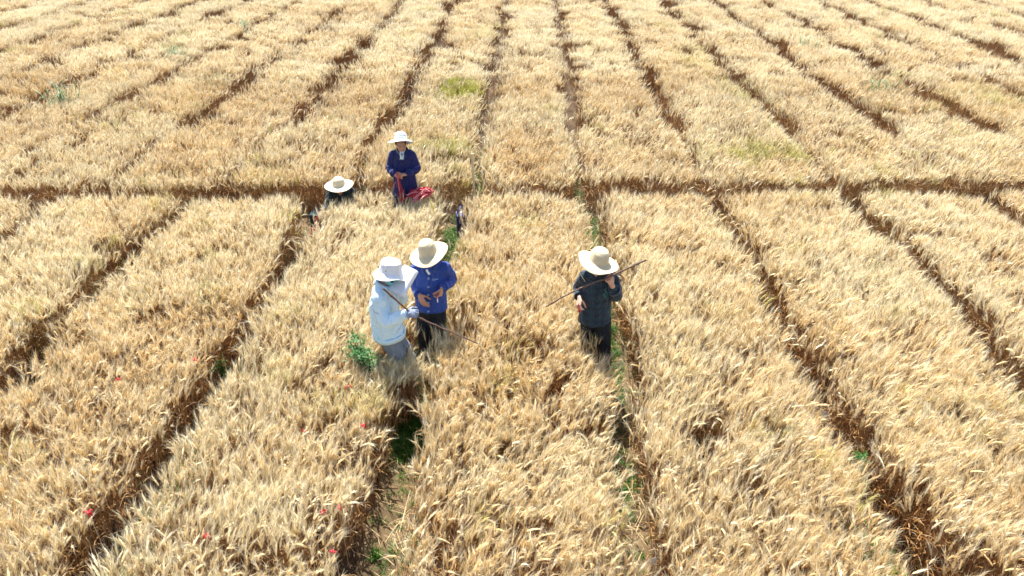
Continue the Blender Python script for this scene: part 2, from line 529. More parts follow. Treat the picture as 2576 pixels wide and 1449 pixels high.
def furrow_fn(i, far, y0, y1, hw):
    X = (FAR_X if far else NEAR_X)[i]
    def fn(u, v):
        y = y0 + (y1 - y0) * u
        c = X + float(wob(i, np.array([y]), far)[0])
        return c + (v - .5) * 2 * hw, y
    return fn
for i, lab in ((3, 'soil furrow path left of the worker in the white jacket'), (4, 'cracked soil furrow path that the two workers in the middle stand in'),
               (5, 'soil furrow path that the worker in dark plaid walks along'), (6, 'soil furrow path on the right with paper tags hanging beside it')):
    path_strip('path', lab, furrow_fn(i, False, 2.6, 9.7, 0.24), 260, 16, 0.035)
path_strip('path', 'soil cross path running between the front and rear wheat beds', lambda u, v: (-12 + 24 * u, (1 - v) * cross_near(-12 + 24 * u) + v * cross_far(-12 + 24 * u)), 300, 16, 0.03)

BEDS = {}
near_labels = {
    0: 'ripe wheat bed at the far left edge of the front block', 1: 'ripe wheat bed on the left, second from the edge of the front block',
    2: 'ripe front wheat bed, second to the left of the white jacket worker\'s bed', 3: 'ripe wheat bed just left of the worker in the white jacket, red ribbons tied in it',
    4: 'ripe middle wheat bed between the two grouped workers and the lone stick carrier', 5: 'ripe wheat bed just right of the worker in dark plaid',
    6: 'ripe front wheat bed right of the furrow with hanging paper tags', 7: 'ripe front wheat bed near the right edge of the field', 8: 'ripe front wheat bed in the far right corner'}
near_labels[2] = 'ripe front wheat bed, two beds left of the worker in the white jacket'
for i in range(len(NEAR_X) - 1):
    o = wheat_bed(i, False, 1.8, 10.3, 'core', 100 + i)
    if o: tag(o, near_labels[i], 'wheat', 'wheat beds of the front block', 'stuff')
    o2 = wheat_bed(i, False, 1.8, 10.3, 'stem', 100 + i)
    if o2:
        o2.name = 'edge_wheat'
        if o: o2.parent = o
        o2['kind'] = 'stuff'
ordn = ['first', 'second', 'third', 'fourth', 'fifth', 'sixth', 'seventh', 'eighth', 'ninth', 'tenth', 'eleventh', 'twelfth', 'thirteenth', 'fourteenth']
c0 = FAR_X.index(-0.95)
for i in range(len(FAR_X) - 1):
    k = i - c0
    side = f'{ordn[k]} to the right of the wooden stake' if k >= 0 else f'{ordn[-k - 1]} to the left of the wooden stake'
    for rng_name, y0, y1, kind in (('front end', 9.2, 17.0, 'tuft'), ('distant end', 17.0, 36.0, 'far')):
        o = wheat_bed(i, True, y0, y1, kind, 200 + i + (50 if kind == 'far' else 0))
        if o and kind == 'tuft':
            o2 = wheat_bed(i, True, y0, 13.0, 'stem', 300 + i)
            if o2:
                o2.name = 'edge_wheat'; o2.parent = o; o2['kind'] = 'stuff'
        if o: tag(o, f'{rng_name} of the rear wheat bed {side}', 'wheat', 'wheat beds of the rear block', 'stuff')
# ------------------------------------------------------------------ figure toolkit
from mathutils.bvhtree import BVHTree

def V3(*a): return Vector(a)

def loft(rings, cap=True):
    """rings: list of (centre, axis_u, axis_v) -> closed tube through ellipses"""
    n = 20
    V, F = [], []
    for c, u, v in rings:
        for k in range(n):
            a = 2 * math.pi * k / n
            V.append(c + u * math.cos(a) + v * math.sin(a))
    for i in range(len(rings) - 1):
        for k in range(n):
            k2 = (k + 1) % n
            F.append((i * n + k, i * n + k2, (i + 1) * n + k2, (i + 1) * n + k))
    if cap:
        F.append(tuple(range(n - 1, -1, -1)))
        F.append(tuple(range((len(rings) - 1) * n, len(rings) * n)))
    return V, F

def limb(pts, radii, round_ends=True, sub=5, flat=1.0):
    """smooth tapered tube through joints with rounded ends"""
    P = [Vector(p) for p in pts]
    n = len(P)
    path, rad = [], []
    for i in range(n - 1):
        p0 = P[max(i - 1, 0)]; p1 = P[i]; p2 = P[i + 1]; p3 = P[min(i + 2, n - 1)]
        for j in range(sub):
            t = j / sub
            # softened Catmull-Rom
            a = p1.lerp(p2, t)
            b = 0.5 * ((2 * p1) + (-p0 + p2) * t + (2 * p0 - 5 * p1 + 4 * p2 - p3) * t * t + (-p0 + 3 * p1 - 3 * p2 + p3) * t ** 3)
            path.append(a.lerp(b, 0.45)); rad.append(radii[i] * (1 - t) + radii[i + 1] * t)
    path.append(P[-1]); rad.append(radii[-1])
    if round_ends:
        d0 = (path[0] - path[1]).normalized(); d1 = (path[-1] - path[-2]).normalized()
        pre, prer, post, postr = [], [], [], []
        for a in (75, 50, 25):
            pre.append(path[0] + d0 * rad[0] * math.sin(R(a))); prer.append(rad[0] * math.cos(R(a)))
        for a in (25, 50, 75):
            post.append(path[-1] + d1 * rad[-1] * math.sin(R(a))); postr.append(rad[-1] * math.cos(R(a)))
        path = pre + path + post; rad = prer + rad + postr
    rings = []
    u = None
    for i, p in enumerate(path):
        d = (path[min(i + 1, len(path) - 1)] - path[max(i - 1, 0)]).normalized()
        if u is None: u = d.orthogonal().normalized()
        u = (u - d * u.dot(d)).normalized()
        v = d.cross(u)
        rings.append((p, u * rad[i], v * rad[i] * flat))
    return loft(rings)

def ball(c, r, rot=None):
    V, F = [], []
    n, m = 18, 12
    M = rot.to_matrix() if isinstance(rot, Euler) else (rot or Matrix.Identity(3))
    c = Vector(c)
    V.append(c + M @ V3(0, 0, r[2]))
    for i in range(1, m):
        t = math.pi * i / m
        for k in range(n):
            a = 2 * math.pi * k / n
            V.append(c + M @ V3(r[0] * math.sin(t) * math.cos(a), r[1] * math.sin(t) * math.sin(a), r[2] * math.cos(t)))
    V.append(c + M @ V3(0, 0, -r[2]))
    for k in range(n):
        F.append((0, 1 + k, 1 + (k + 1) % n))
        F.append((len(V) - 1, 1 + (m - 2) * n + (k + 1) % n, 1 + (m - 2) * n + k))
    for i in range(m - 2):
        for k in range(n):
            F.append((1 + i * n + k, 1 + (i + 1) * n + k, 1 + (i + 1) * n + (k + 1) % n, 1 + i * n + (k + 1) % n))
    return V, F

def fuse(name, shapes, voxel, smooth=4, folds=0.0, fold_scale=(9, 9, 5), seed=0.0, factor=0.5):
    """one continuous surface from overlapping closed shapes"""
    V, F = [], []
    for v, f in shapes:
        b = len(V)
        V += v
        F += [tuple(i + b for i in q) for q in f]
    me = mesh(name, V, F)
    bm = bmesh.new(); bm.from_mesh(me)
    bmesh.ops.recalc_face_normals(bm, faces=bm.faces)
    bm.to_mesh(me); bm.free()
    o = bpy.data.objects.new('tmp', me)
    COL.objects.link(o)
    md = o.modifiers.new('r', 'REMESH'); md.mode = 'VOXEL'; md.voxel_size = voxel; md.use_smooth_shade = True
    if smooth:
        ms = o.modifiers.new('s', 'SMOOTH'); ms.factor = factor; ms.iterations = smooth
    dg = bpy.context.evaluated_depsgraph_get()
    dg.update()
    out = bpy.data.meshes.new_from_object(o.evaluated_get(dg))
    bpy.data.objects.remove(o); bpy.data.meshes.remove(me)
    out.name = name
    if folds > 0:
        nrm = [v.normal.copy() for v in out.vertices]
        for v, nn in zip(out.vertices, nrm):
            q = V3(v.co.x * fold_scale[0] + seed, v.co.y * fold_scale[1], v.co.z * fold_scale[2] + seed * 2)
            w_ = mnoise.noise(q + V3(0, 0, 0.6 * mnoise.noise(q * 0.5)))
            ridge = (1 - abs(w_) * 2.2)
            fine = mnoise.noise(q * 2.7)
            r2 = 1 - abs(mnoise.noise(q * 1.9 + V3(7, 3, 1))) * 2.2
            v.co += nn * folds * (0.62 * ridge + 0.34 * r2 - 0.45 + 0.16 * fine)
    out.polygons.foreach_set('use_smooth', [True] * len(out.polygons))
    out.update()
    return out

def hand_shapes(wrist, f, palm, thumb, curl=(35, 40, 42, 45), thumb_curl=30, fat=1.0, thumb_in=0.35, size=1.0):
    """wrist point, finger direction f, palm-facing normal, thumb side direction"""
    f = Vector(f).normalized(); palm = Vector(palm); palm = (palm - f * palm.dot(f)).normalized()
    s = Vector(thumb); s = (s - f * s.dot(f) - palm * s.dot(palm)).normalized()
    z = size
    S = []
    w0 = Vector(wrist)
    # palm slab
    rings = []
    for t, hw, ht in ((0.0, 0.027, 0.019), (0.03, 0.034, 0.018), (0.06, 0.040, 0.0155), (0.088, 0.040, 0.0125)):
        rings.append((w0 + f * t * z, s * hw * z, palm * ht * z * (0.5 + fat / 2)))
    S.append(loft(rings))
    # four fingers
    for i in range(4):
        off = (0.0295 - 0.0195 * i)
        base = w0 + f * (0.080 - 0.003 * abs(i - 1)) * z + s * off * z
        ln = (0.074, 0.082, 0.077, 0.060)[i] * z
        spread = (0.10, 0.02, -0.05, -0.13)[i]
        d = (f + s * spread * 0.6).normalized()
        c = R(curl[i])
        pts = [base]
        a = 0.25 * c
        for k, part in enumerate((0.46, 0.30, 0.24)):
            a += c * (0.55, 0.95, 0.6)[k]
            dd = d * math.cos(a) + palm * math.sin(a)
            pts.append(pts[-1] + dd * ln * part)
        r0 = 0.0083 * fat * z
        S.append(limb(pts, [r0 * 1.05, r0, r0 * 0.93, r0 * 0.8], sub=3))
    # thumb leaves the side of the palm near its base
    tb = w0 + f * 0.022 * z + s * 0.026 * z + palm * 0.004
    d1 = (f * 0.62 + s * 0.72 + palm * thumb_in).normalized()
    p1 = tb + d1 * 0.040 * z
    tc = R(thumb_curl)
    d2 = (f * math.cos(tc * .6) * 0.9 + s * (0.45 - 0.5 * math.sin(tc)) + palm * (thumb_in + 0.7 * math.sin(tc))).normalized()
    p2 = p1 + d2 * 0.032 * z
    d3 = (d2 + palm * 0.25 * math.sin(tc) - s * 0.2).normalized()
    p3 = p2 + d3 * 0.024 * z
    S.append(limb([tb, p1, p2, p3], [0.0135 * fat * z, 0.0108 * fat * z, 0.0097 * fat * z, 0.0082 * fat * z], sub=3))
    return S

def head_shapes(c, M):
    """head about 0.215 m tall facing local -Y; M is its 3x3 rotation"""
    def P(x, y, z): return c + M @ V3(x, y, z)
    S = [ball(P(0, 0.012, 0.028), (0.074, 0.092, 0.086), M),                    # cranium
         ball(P(0, -0.022, -0.022), (0.062, 0.066, 0.082), M),                  # face
         ball(P(0, -0.038, -0.070), (0.042, 0.040, 0.036), M),                  # jaw and chin
         ball(P(0, -0.072, -0.092), (0.018, 0.014, 0.014), M),                  # chin point
         ball(P(0.036, -0.058, -0.022), (0.022, 0.022, 0.019), M), ball(P(-0.036, -0.058, -0.022), (0.022, 0.022, 0.019), M),   # cheeks
         ball(P(0.028, -0.074, 0.022), (0.024, 0.014, 0.008), M), ball(P(-0.028, -0.074, 0.022), (0.024, 0.014, 0.008), M),     # brow
         limb([P(0, -0.080, 0.014), P(0, -0.094, -0.010), P(0, -0.103, -0.027)], [0.008, 0.009, 0.0105], sub=3),                # nose
         ball(P(0.012, -0.092, -0.030), (0.008, 0.009, 0.007), M), ball(P(-0.012, -0.092, -0.030), (0.008, 0.009, 0.007), M),
         ball(P(0, -0.084, -0.052), (0.023, 0.010, 0.006), M), ball(P(0, -0.082, -0.064), (0.020, 0.011, 0.007), M)]            # lips
    for s in (1, -1):
        S.append(ball(P(s * 0.074, 0.008, -0.008), (0.008, 0.018, 0.032), M))    # ears
    return S

def at_mesh(me):
    return BVHTree.FromPolygons([v.co for v in me.vertices], [tuple(p.vertices) for p in me.polygons])

def face_parts(root, c, M, m_hair, smile=False):
    def P(x, y, z): return c + M @ V3(x, y, z)
    for s in (1, -1):
        v, f = ball(P(s * 0.029, -0.0775, 0.004), (0.0125, 0.008, 0.0065), M)
        e = link('eye', mesh('eye', v, f), root, [M_EYE])
        v, f = ball(P(s * 0.029, -0.0845, 0.004), (0.0052, 0.0022, 0.0052), M)
        link('iris', mesh('iris', v, f), e, [M_DARK])
        v, f = limb([P(s * 0.012, -0.0885, 0.022), P(s * 0.029, -0.0900, 0.0285), P(s * 0.046, -0.080, 0.023)], [0.0028, 0.0036, 0.0022], sub=4)
        link('eyebrow', mesh('eyebrow', v, f), root, [m_hair])
    v, f = limb([P(-0.021, -0.0865, -0.0555), P(0, -0.0955, -0.0590), P(0.021, -0.0865, -0.0555)], [0.0020, 0.0048 if smile else 0.003, 0.0020], sub=5)
    mo = link('mouth', mesh('mouth', v, f), root, [M_LIP])
    if smile:
        v, f = limb([P(-0.014, -0.0930, -0.0565), P(0, -0.0985, -0.0578), P(0.014, -0.0930, -0.0565)], [0.0018, 0.0030, 0.0018], sub=4)
        link('teeth', mesh('teeth', v, f), mo, [M_TEETH])

def hair_cap(root, c, M, m_hair, low=-0.03):
    """close-cropped hair that shows under the brim at the sides and back"""
    S = [ball(c + M @ V3(0, 0.018, 0.030), (0.079, 0.095, 0.088), M), ball(c + M @ V3(0, 0.050, -0.015), (0.070, 0.058, 0.058), M)]
    for s in (1, -1):
        S.append(limb([c + M @ V3(s * 0.072, -0.028, 0.03), c + M @ V3(s * 0.071, -0.026, -0.018)], [0.012, 0.006], sub=3))
    return link('hair', fuse('hair', S, 0.006, 2, 0.004, (60, 60, 20)), root, [m_hair])

# ------------------------------------------------------------------ hats
def straw_mat(name, a, b):
    s = NT(name)
    tc = s.n('TexCoord').outputs['Object']
    sx = s.n('SeparateXYZ', {0: tc})
    rad = s.math('SQRT', s.math('ADD', s.math('POWER', sx.outputs[0], 2.0), s.math('POWER', sx.outputs[1], 2.0)))
    arc = s.math('ARCTAN2', sx.outputs[1], sx.outputs[0])
    cv = s.n('CombineXYZ', {0: s.math('MULTIPLY', rad, 110.0), 1: s.math('MULTIPLY', arc, 3.0), 2: s.math('MULTIPLY', sx.outputs[2], 110.0)}).outputs[0]
    nz = s.noise(1.2, 3, cv, 0.6)
    plait = s.noise(9.0, 2, s.n('CombineXYZ', {0: s.math('MULTIPLY', rad, 60.0), 1: s.math('MULTIPLY', arc, 12.0), 2: s.math('MULTIPLY', sx.outputs[2], 60.0)}).outputs[0])
    c = s.mix(nz, c4(a), c4(b))
    c = s.mix(s.math('MULTIPLY', plait, 0.45), c, c4(tuple(q * 0.72 for q in b)))
    run = s.math('FRACT', s.math('DIVIDE', s.math('SUBTRACT', rad, sx.outputs[2]), 0.0125))
    seam = s.math('LESS_THAN', s.math('ABSOLUTE', s.math('SUBTRACT', run, 0.5)), 0.13)
    c = s.mix(s.math('MULTIPLY', seam, 0.42), c, c4(tuple(q * 0.5 for q in b)))
    soil = s.n('MapRange', {0: s.noise(11, 4, tc, 0.65), 1: 0.5, 2: 0.8}).outputs[0]
    c = s.mix(s.math('MULTIPLY', soil, 0.30), c, c4(tuple(q * 0.62 for q in b)))
    bp = s.n('Bump', {'Strength': 0.4, 'Distance': 0.002, 'Height': plait}).outputs[0]
    p = s.n('BsdfPrincipled', {'Base Color': c, 'Roughness': 0.6, 'Normal': bp, 'Specular IOR Level': 0.3}).outputs[0]
    t = s.n('BsdfTranslucent', {'Color': c}).outputs[0]
    return s.done(s.n('MixShader', {0: 0.16, 1: p, 2: t}).outputs[0])

def hat_mesh(name, profile, ridge=0.0012, pitch=0.0095, wave=0.012, seed=0, thick=0.004, oval=1.12, nseg=72, kw=2):
    """lathe a (r, z) profile from crown centre to brim edge, with plaited ridges and a wandering brim"""
    # resample
    pr = []
    for (r0, z0), (r1, z1) in zip(profile[:-1], profile[1:]):
        L = math.hypot(r1 - r0, z1 - z0); n = max(2, int(L / (pitch / 4)))
        for j in range(n):
            t = j / n
            pr.append((r0 + (r1 - r0) * t, z0 + (z1 - z0) * t))
    pr.append(profile[-1])
    # soften corners
    for _ in range(6):
        pr = [pr[0]] + [((pr[i - 1][0] + 2 * pr[i][0] + pr[i + 1][0]) / 4, (pr[i - 1][1] + 2 * pr[i][1] + pr[i + 1][1]) / 4) for i in range(1, len(pr) - 1)] + [pr[-1]]
    s = 0; top = []
    for i, (r, z) in enumerate(pr):
        if i: s += math.hypot(r - pr[i - 1][0], z - pr[i - 1][1])
        a = pr[max(i - 1, 0)]; b = pr[min(i + 1, len(pr) - 1)]
        tx, tz = b[0] - a[0], b[1] - a[1]; l = math.hypot(tx, tz) or 1
        nx, nz = -tz / l, tx / l
        if nz < 0 and abs(nx) < abs(nz): nx, nz = -nx, -nz
        if nx < 0 and abs(nx) >= abs(nz): nx, nz = -nx, -nz
        d = ridge * abs(math.sin(math.pi * s / pitch))
        top.append((r + nx * d, z + nz * d, nx, nz))
    under = [(max(r - nx * thick, 0.0), z - nz * thick) for r, z, nx, nz in top][::-1]
    prof = [(max(r, 0.0005), z) for r, z, _, _ in top] + [(max(r, 0.0005), z) for r, z in under]
    rmax = max(p[0] for p in prof)
    rcr = profile[-1][0] * 0.48
    V, F = [], []
    for r, z in prof:
        e = max(0, (r - rcr) / (rmax - rcr))
        for k in range(nseg):
            a = 2 * math.pi * k / nseg
            dz = wave * e * e * (math.sin(kw * a + seed) + 0.5 * math.sin(3 * a + seed * 2.3)) + 0.25 * wave * e * mnoise.noise(V3(math.cos(a) * 2, math.sin(a) * 2, seed))
            rr = r * (1 + 0.012 * e * math.sin(3 * a + seed))
            V.append((rr * math.cos(a), rr * math.sin(a) * oval if r < rcr * 1.0 else rr * math.sin(a) * (oval + (1.03 - oval) * min(1, e * 1.5)), z + dz))
    n = len(prof)
    for i in range(n - 1):
        for k in range(nseg):
            k2 = (k + 1) % nseg
            F.append((i * nseg + k, i * nseg + k2, (i + 1) * nseg + k2, (i + 1) * nseg + k))
    return mesh(name, V, F)

CONE_HAT = [(0.0, 0.128), (0.03, 0.126), (0.060, 0.112), (0.080, 0.085), (0.088, 0.04), (0.093, 0.004), (0.115, -0.004), (0.16, -0.010), (0.213, -0.020)]
def put_hat(root, name, me, c, M, up, tilt, mats, back=0.0):
    o = link(name, me, root, mats)
    o.location = c + M @ V3(0, back, up)
    o.rotation_euler = (M @ Euler(tilt).to_matrix()).to_euler()
    return o

# ------------------------------------------------------------------ conforming trim
class Surf:
    """lays trim on a garment by casting from a direction in the figure's own frame"""
    def __init__(s, me, direction=(0, 1, 0)):
        s.b = at_mesh(me); s.d = Vector(direction).normalized()
    def hit(s, x, z, y0=-1.0, off=0.003):
        o = V3(x, y0, z) if abs(s.d.y) > 0.5 else V3(-1.0 if s.d.x > 0 else 1.0, x, z)
        loc, nrm, i, dist = s.b.ray_cast(o, s.d)
        if loc is None: return None, None
        if nrm.dot(s.d) > 0: nrm = -nrm
        return loc + nrm * off, nrm
    def strip(s, pts, width, off=0.003, n=24):
        """ribbon that follows the surface through (x, z) points"""
        P = []
        for (x0, z0), (x1, z1) in zip(pts[:-1], pts[1:]):
            for j in range(n): P.append((x0 + (x1 - x0) * j / n, z0 + (z1 - z0) * j / n))
        P.append(pts[-1])
        rows = []
        for i, (x, z) in enumerate(P):
            a = P[max(i - 1, 0)]; b = P[min(i + 1, len(P) - 1)]
            t = V3(b[0] - a[0], 0, b[1] - a[1])
            if t.length < 1e-9: continue
            t.normalize(); sd_ = V3(-t.z, 0, t.x) * width / 2
            l, nl = s.hit(x + sd_.x, z + sd_.z, off=off); r, nr = s.hit(x - sd_.x, z - sd_.z, off=off)
            if l is None or r is None: continue
            rows.append((l - nl * (off + 0.002), l, r, r - nr * (off + 0.002)))
        V, F = [], []
        for q in rows: V += list(q)
        for i in range(len(rows) - 1):
            for k in range(3): F.append((4 * i + k, 4 * i + k + 1, 4 * i + k + 5, 4 * i + k + 4))
        if rows:
            F.append((0, 1, 2, 3)); b = 4 * (len(rows) - 1); F.append((b + 3, b + 2, b + 1, b))
        return V, F
    def patch(s, x0, x1, z0, z1, off=0.004, n=8):
        V, F = [], []
        for i in range(n + 1):
            for j in range(n + 1):
                x = x0 + (x1 - x0) * i / n; z = z0 + (z1 - z0) * j / n
                l, nn = s.hit(x, z, off=off)
                if l is None: return [], []
                edge = i in (0, n) or j in (0, n)
                V.append(l if not edge else l - nn * (off + 0.001))
        for i in range(n):
            for j in range(n):
                a = i * (n + 1) + j
                F.append((a, a + n + 1, a + n + 2, a + 1))
        return V, F

def ring_button(c, nrm, r=0.009, t=0.0022):
    u = nrm.orthogonal().normalized(); v = nrm.cross(u)
    V, F = [], []
    n, m = 14, 6
    for i in range(n):
        a = 2 * math.pi * i / n
        d = u * math.cos(a) + v * math.sin(a)
        for k in range(m):
            b = 2 * math.pi * k / m
            V.append(c + d * (r + t * math.cos(b)) + nrm * t * math.sin(b))
    for i in range(n):
        for k in range(m):
            F.append((i * m + k, ((i + 1) % n) * m + k, ((i + 1) % n) * m + (k + 1) % m, i * m + (k + 1) % m))
    return V, F

def collar_mesh(c, M, r0, r1, h, gap=0.5, drop=0.0, thick=0.005, out=1.25):
    """turned-down collar: a band round the neck open at the front, c neck base, M torso rotation"""
    n = 26
    V, F = [], []
    for i in range(n + 1):
        a = -math.pi / 2 + gap + (2 * math.pi - 2 * gap) * i / n      # starts beside the front (-Y)
        d = V3(math.cos(a) * r0, math.sin(a) * r1, 0)
        front = max(0, -math.sin(a))
        prof = [(1.0, 0.0), (1.02, h), (1.10, h + 0.004), (out, h * 0.30 - drop * front), (out - 0.05, h * 0.26 - drop * front), (1.04, h * 0.8)]
        for k, z in prof:
            V.append(c + M @ (V3(d.x * k, d.y * k, z - 0.030 * front)))
    m = 6
    for i in range(n):
        for k in range(m):
            k2 = (k + 1) % m
            F.append((i * m + k, (i + 1) * m + k, (i + 1) * m + k2, i * m + k2))
    F.append(tuple(range(m))); F.append(tuple(range(n * m + m - 1, n * m - 1, -1)))
    return mesh('collar', V, F)

def shoe_shapes(ankle, fwd):
    a = Vector(ankle); f = Vector(fwd).normalized()
    b = V3(a.x, a.y, 0.045)
    return [limb([b - f * 0.05, b + f * 0.06, b + f * 0.15 + V3(0, 0, -0.01)], [0.042, 0.044, 0.036], flat=1.0), limb([a, b], [0.045, 0.05])]

def cuff(root, wr, el, r, m, length=0.05, name='cuff'):
    d = (Vector(wr) - Vector(el)).normalized()
    p = Vector(wr)
    u = d.orthogonal().normalized(); v = d.cross(u)
    rings = []
    for t, k in ((-length, 0.97), (-length, 1.06), (0.0, 1.08), (0.006, 1.0), (0.0, 0.90), (-0.02, 0.80)):
        rings.append((p + d * t, u * r * k, v * r * k))
    vv, ff = loft(rings, cap=False)
    return link(name, mesh(name, vv, ff), root, [m])

# ------------------------------------------------------------------ figure materials
def skin_mat(name, col):
    s = NT(name)
    tc = s.n('TexCoord').outputs['Object']
    c = s.mix(s.noise(30, 3, tc), c4(tuple(q * 0.88 for q in col)), c4(tuple(q * 1.08 for q in col)))
    c = s.mix(s.math('MULTIPLY', s.noise(9, 2, tc), 0.35), c, c4((col[0], col[1] * 0.75, col[2] * 0.7)))
    p = s.n('BsdfPrincipled', {'Base Color': c, 'Roughness': 0.5, 'Subsurface Weight': 0.12, 'Subsurface Radius': (0.01, 0.004, 0.002), 'Specular IOR Level': 0.4})
    return s.done(p.outputs[0])
M_SKIN = skin_mat('tanned_skin', (0.44, 0.235, 0.155))
M_SKIN2 = skin_mat('light_tanned_skin', (0.56, 0.33, 0.235))
M_EYE = plain('eye_white', (0.75, 0.72, 0.68), 0.25, 0.02)
M_DARK = plain('dark_plastic', (0.02, 0.018, 0.018), 0.4)
M_LIP = plain('lips', (0.36, 0.13, 0.10), 0.5)
M_TEETH = plain('teeth', (0.80, 0.76, 0.68), 0.3, 0.03)
M_HAIR = plain('dark_hair', (0.022, 0.018, 0.016), 0.5, 0.3, 80)
M_STRAW = straw_mat('straw_plait', (0.82, 0.72, 0.50), (0.72, 0.58, 0.36))
M_STRAW2 = straw_mat('pale_straw_plait', (0.84, 0.76, 0.58), (0.76, 0.65, 0.44))
M_WHITEHAT = fabric('white_hat_fabric', (0.80, 0.80, 0.79), (0.74, 0.75, 0.76), 90, 0.12)
M_WHITEJKT = fabric('white_jacket_fabric', (0.64, 0.80, 0.88), (0.58, 0.76, 0.86), 60, 0.2)
M_WHITETRIM = fabric('jacket_trim_fabric', (0.50, 0.60, 0.72), None, 60, 0.2)
M_GREYTROU = fabric('grey_trouser_fabric', (0.23, 0.24, 0.26), (0.18, 0.19, 0.215), 70, 0.25)
M_GLOVE = fabric('grey_knit_glove', (0.25, 0.29, 0.38), (0.20, 0.24, 0.33), 160, 0.4)
M_MASK = fabric('teal_mask_fabric', (0.23, 0.55, 0.60), (0.20, 0.50, 0.56), 90, 0.15)
M_BLUE = fabric('blue_jacket_fabric', (0.022, 0.062, 0.30), (0.017, 0.050, 0.25), 80, 0.3)
M_BLUEBTN = plain('pale_blue_button', (0.42, 0.52, 0.72), 0.35, 0.05)
M_BLACK = fabric('black_trouser_fabric', (0.0035, 0.004, 0.006), (0.005, 0.006, 0.009), 80, 0.3, sheen=0.0)
M_NAVY = fabric('navy_coat_fabric', (0.006, 0.011, 0.10), (0.005, 0.009, 0.078), 80, 0.25)
M_NAVYTRIM = fabric('navy_coat_piping', (0.13, 0.13, 0.40), None, 80, 0.2)
M_SHIRT = fabric('pale_blue_shirt', (0.45, 0.62, 0.74), (0.62, 0.72, 0.78), 40, 0.1)
M_SHOE = plain('black_shoe', (0.015, 0.015, 0.016), 0.5)
M_TEAL = plain('teal_thread', (0.05, 0.30, 0.32), 0.5)
M_CORD = plain('pale_cord', (0.72, 0.66, 0.52), 0.7)

def plaid_mat(name, base, line, line2, sc=13.0):
    s = NT(name)
    tc = s.n('TexCoord').outputs['Object']
    sx = s.n('SeparateXYZ', {0: tc})
    def stripes(v, freq, width, ph=0.0):
        fr = s.math('FRACT', s.math('MULTIPLY_ADD', v, freq, ph))
        return s.math('LESS_THAN', s.math('ABSOLUTE', s.math('SUBTRACT', fr, 0.5)), width)
    xy = s.math('ADD', sx.outputs[0], s.math('MULTIPLY', sx.outputs[1], 0.6))
    a = stripes(xy, sc, 0.16); b = stripes(sx.outputs[2], sc, 0.16)
    f1 = stripes(xy, sc, 0.035, 0.5); f2 = stripes(sx.outputs[2], sc, 0.035, 0.5)
    c = s.mix(s.math('MULTIPLY', s.math('ADD', a, b), 0.42), c4(base), c4(line))
    c = s.mix(s.math('MULTIPLY', s.math('MAXIMUM', f1, f2), 0.5), c, c4(line2))
    wr = s.n('TexNoise', {'Vector': tc, 'Scale': 11.0, 'Detail': 3.0, 'Distortion': 0.8}).outputs[0]
    crease = s.math('POWER', s.math('SUBTRACT', 1.0, s.math('ABSOLUTE', s.math('MULTIPLY_ADD', wr, 4.0, -2.0)), clamp=True), 2.0)
    bp = s.n('Bump', {'Strength': 0.55, 'Distance': 0.012, 'Height': s.math('ADD', crease, s.math('MULTIPLY', s.noise(24, 4, tc), 0.3))}).outputs[0]
    return s.done(s.n('BsdfPrincipled', {'Base Color': c, 'Roughness': 0.8, 'Normal': bp, 'Sheen Weight': 0.12}).outputs[0])
M_PLAID = plaid_mat('dark_teal_plaid', (0.006, 0.024, 0.044), (0.002, 0.008, 0.017), (0.014, 0.048, 0.072))
M_PLAID2 = plaid_mat('dark_green_plaid', (0.007, 0.019, 0.020), (0.003, 0.007, 0.009), (0.028, 0.05, 0.048), 15)

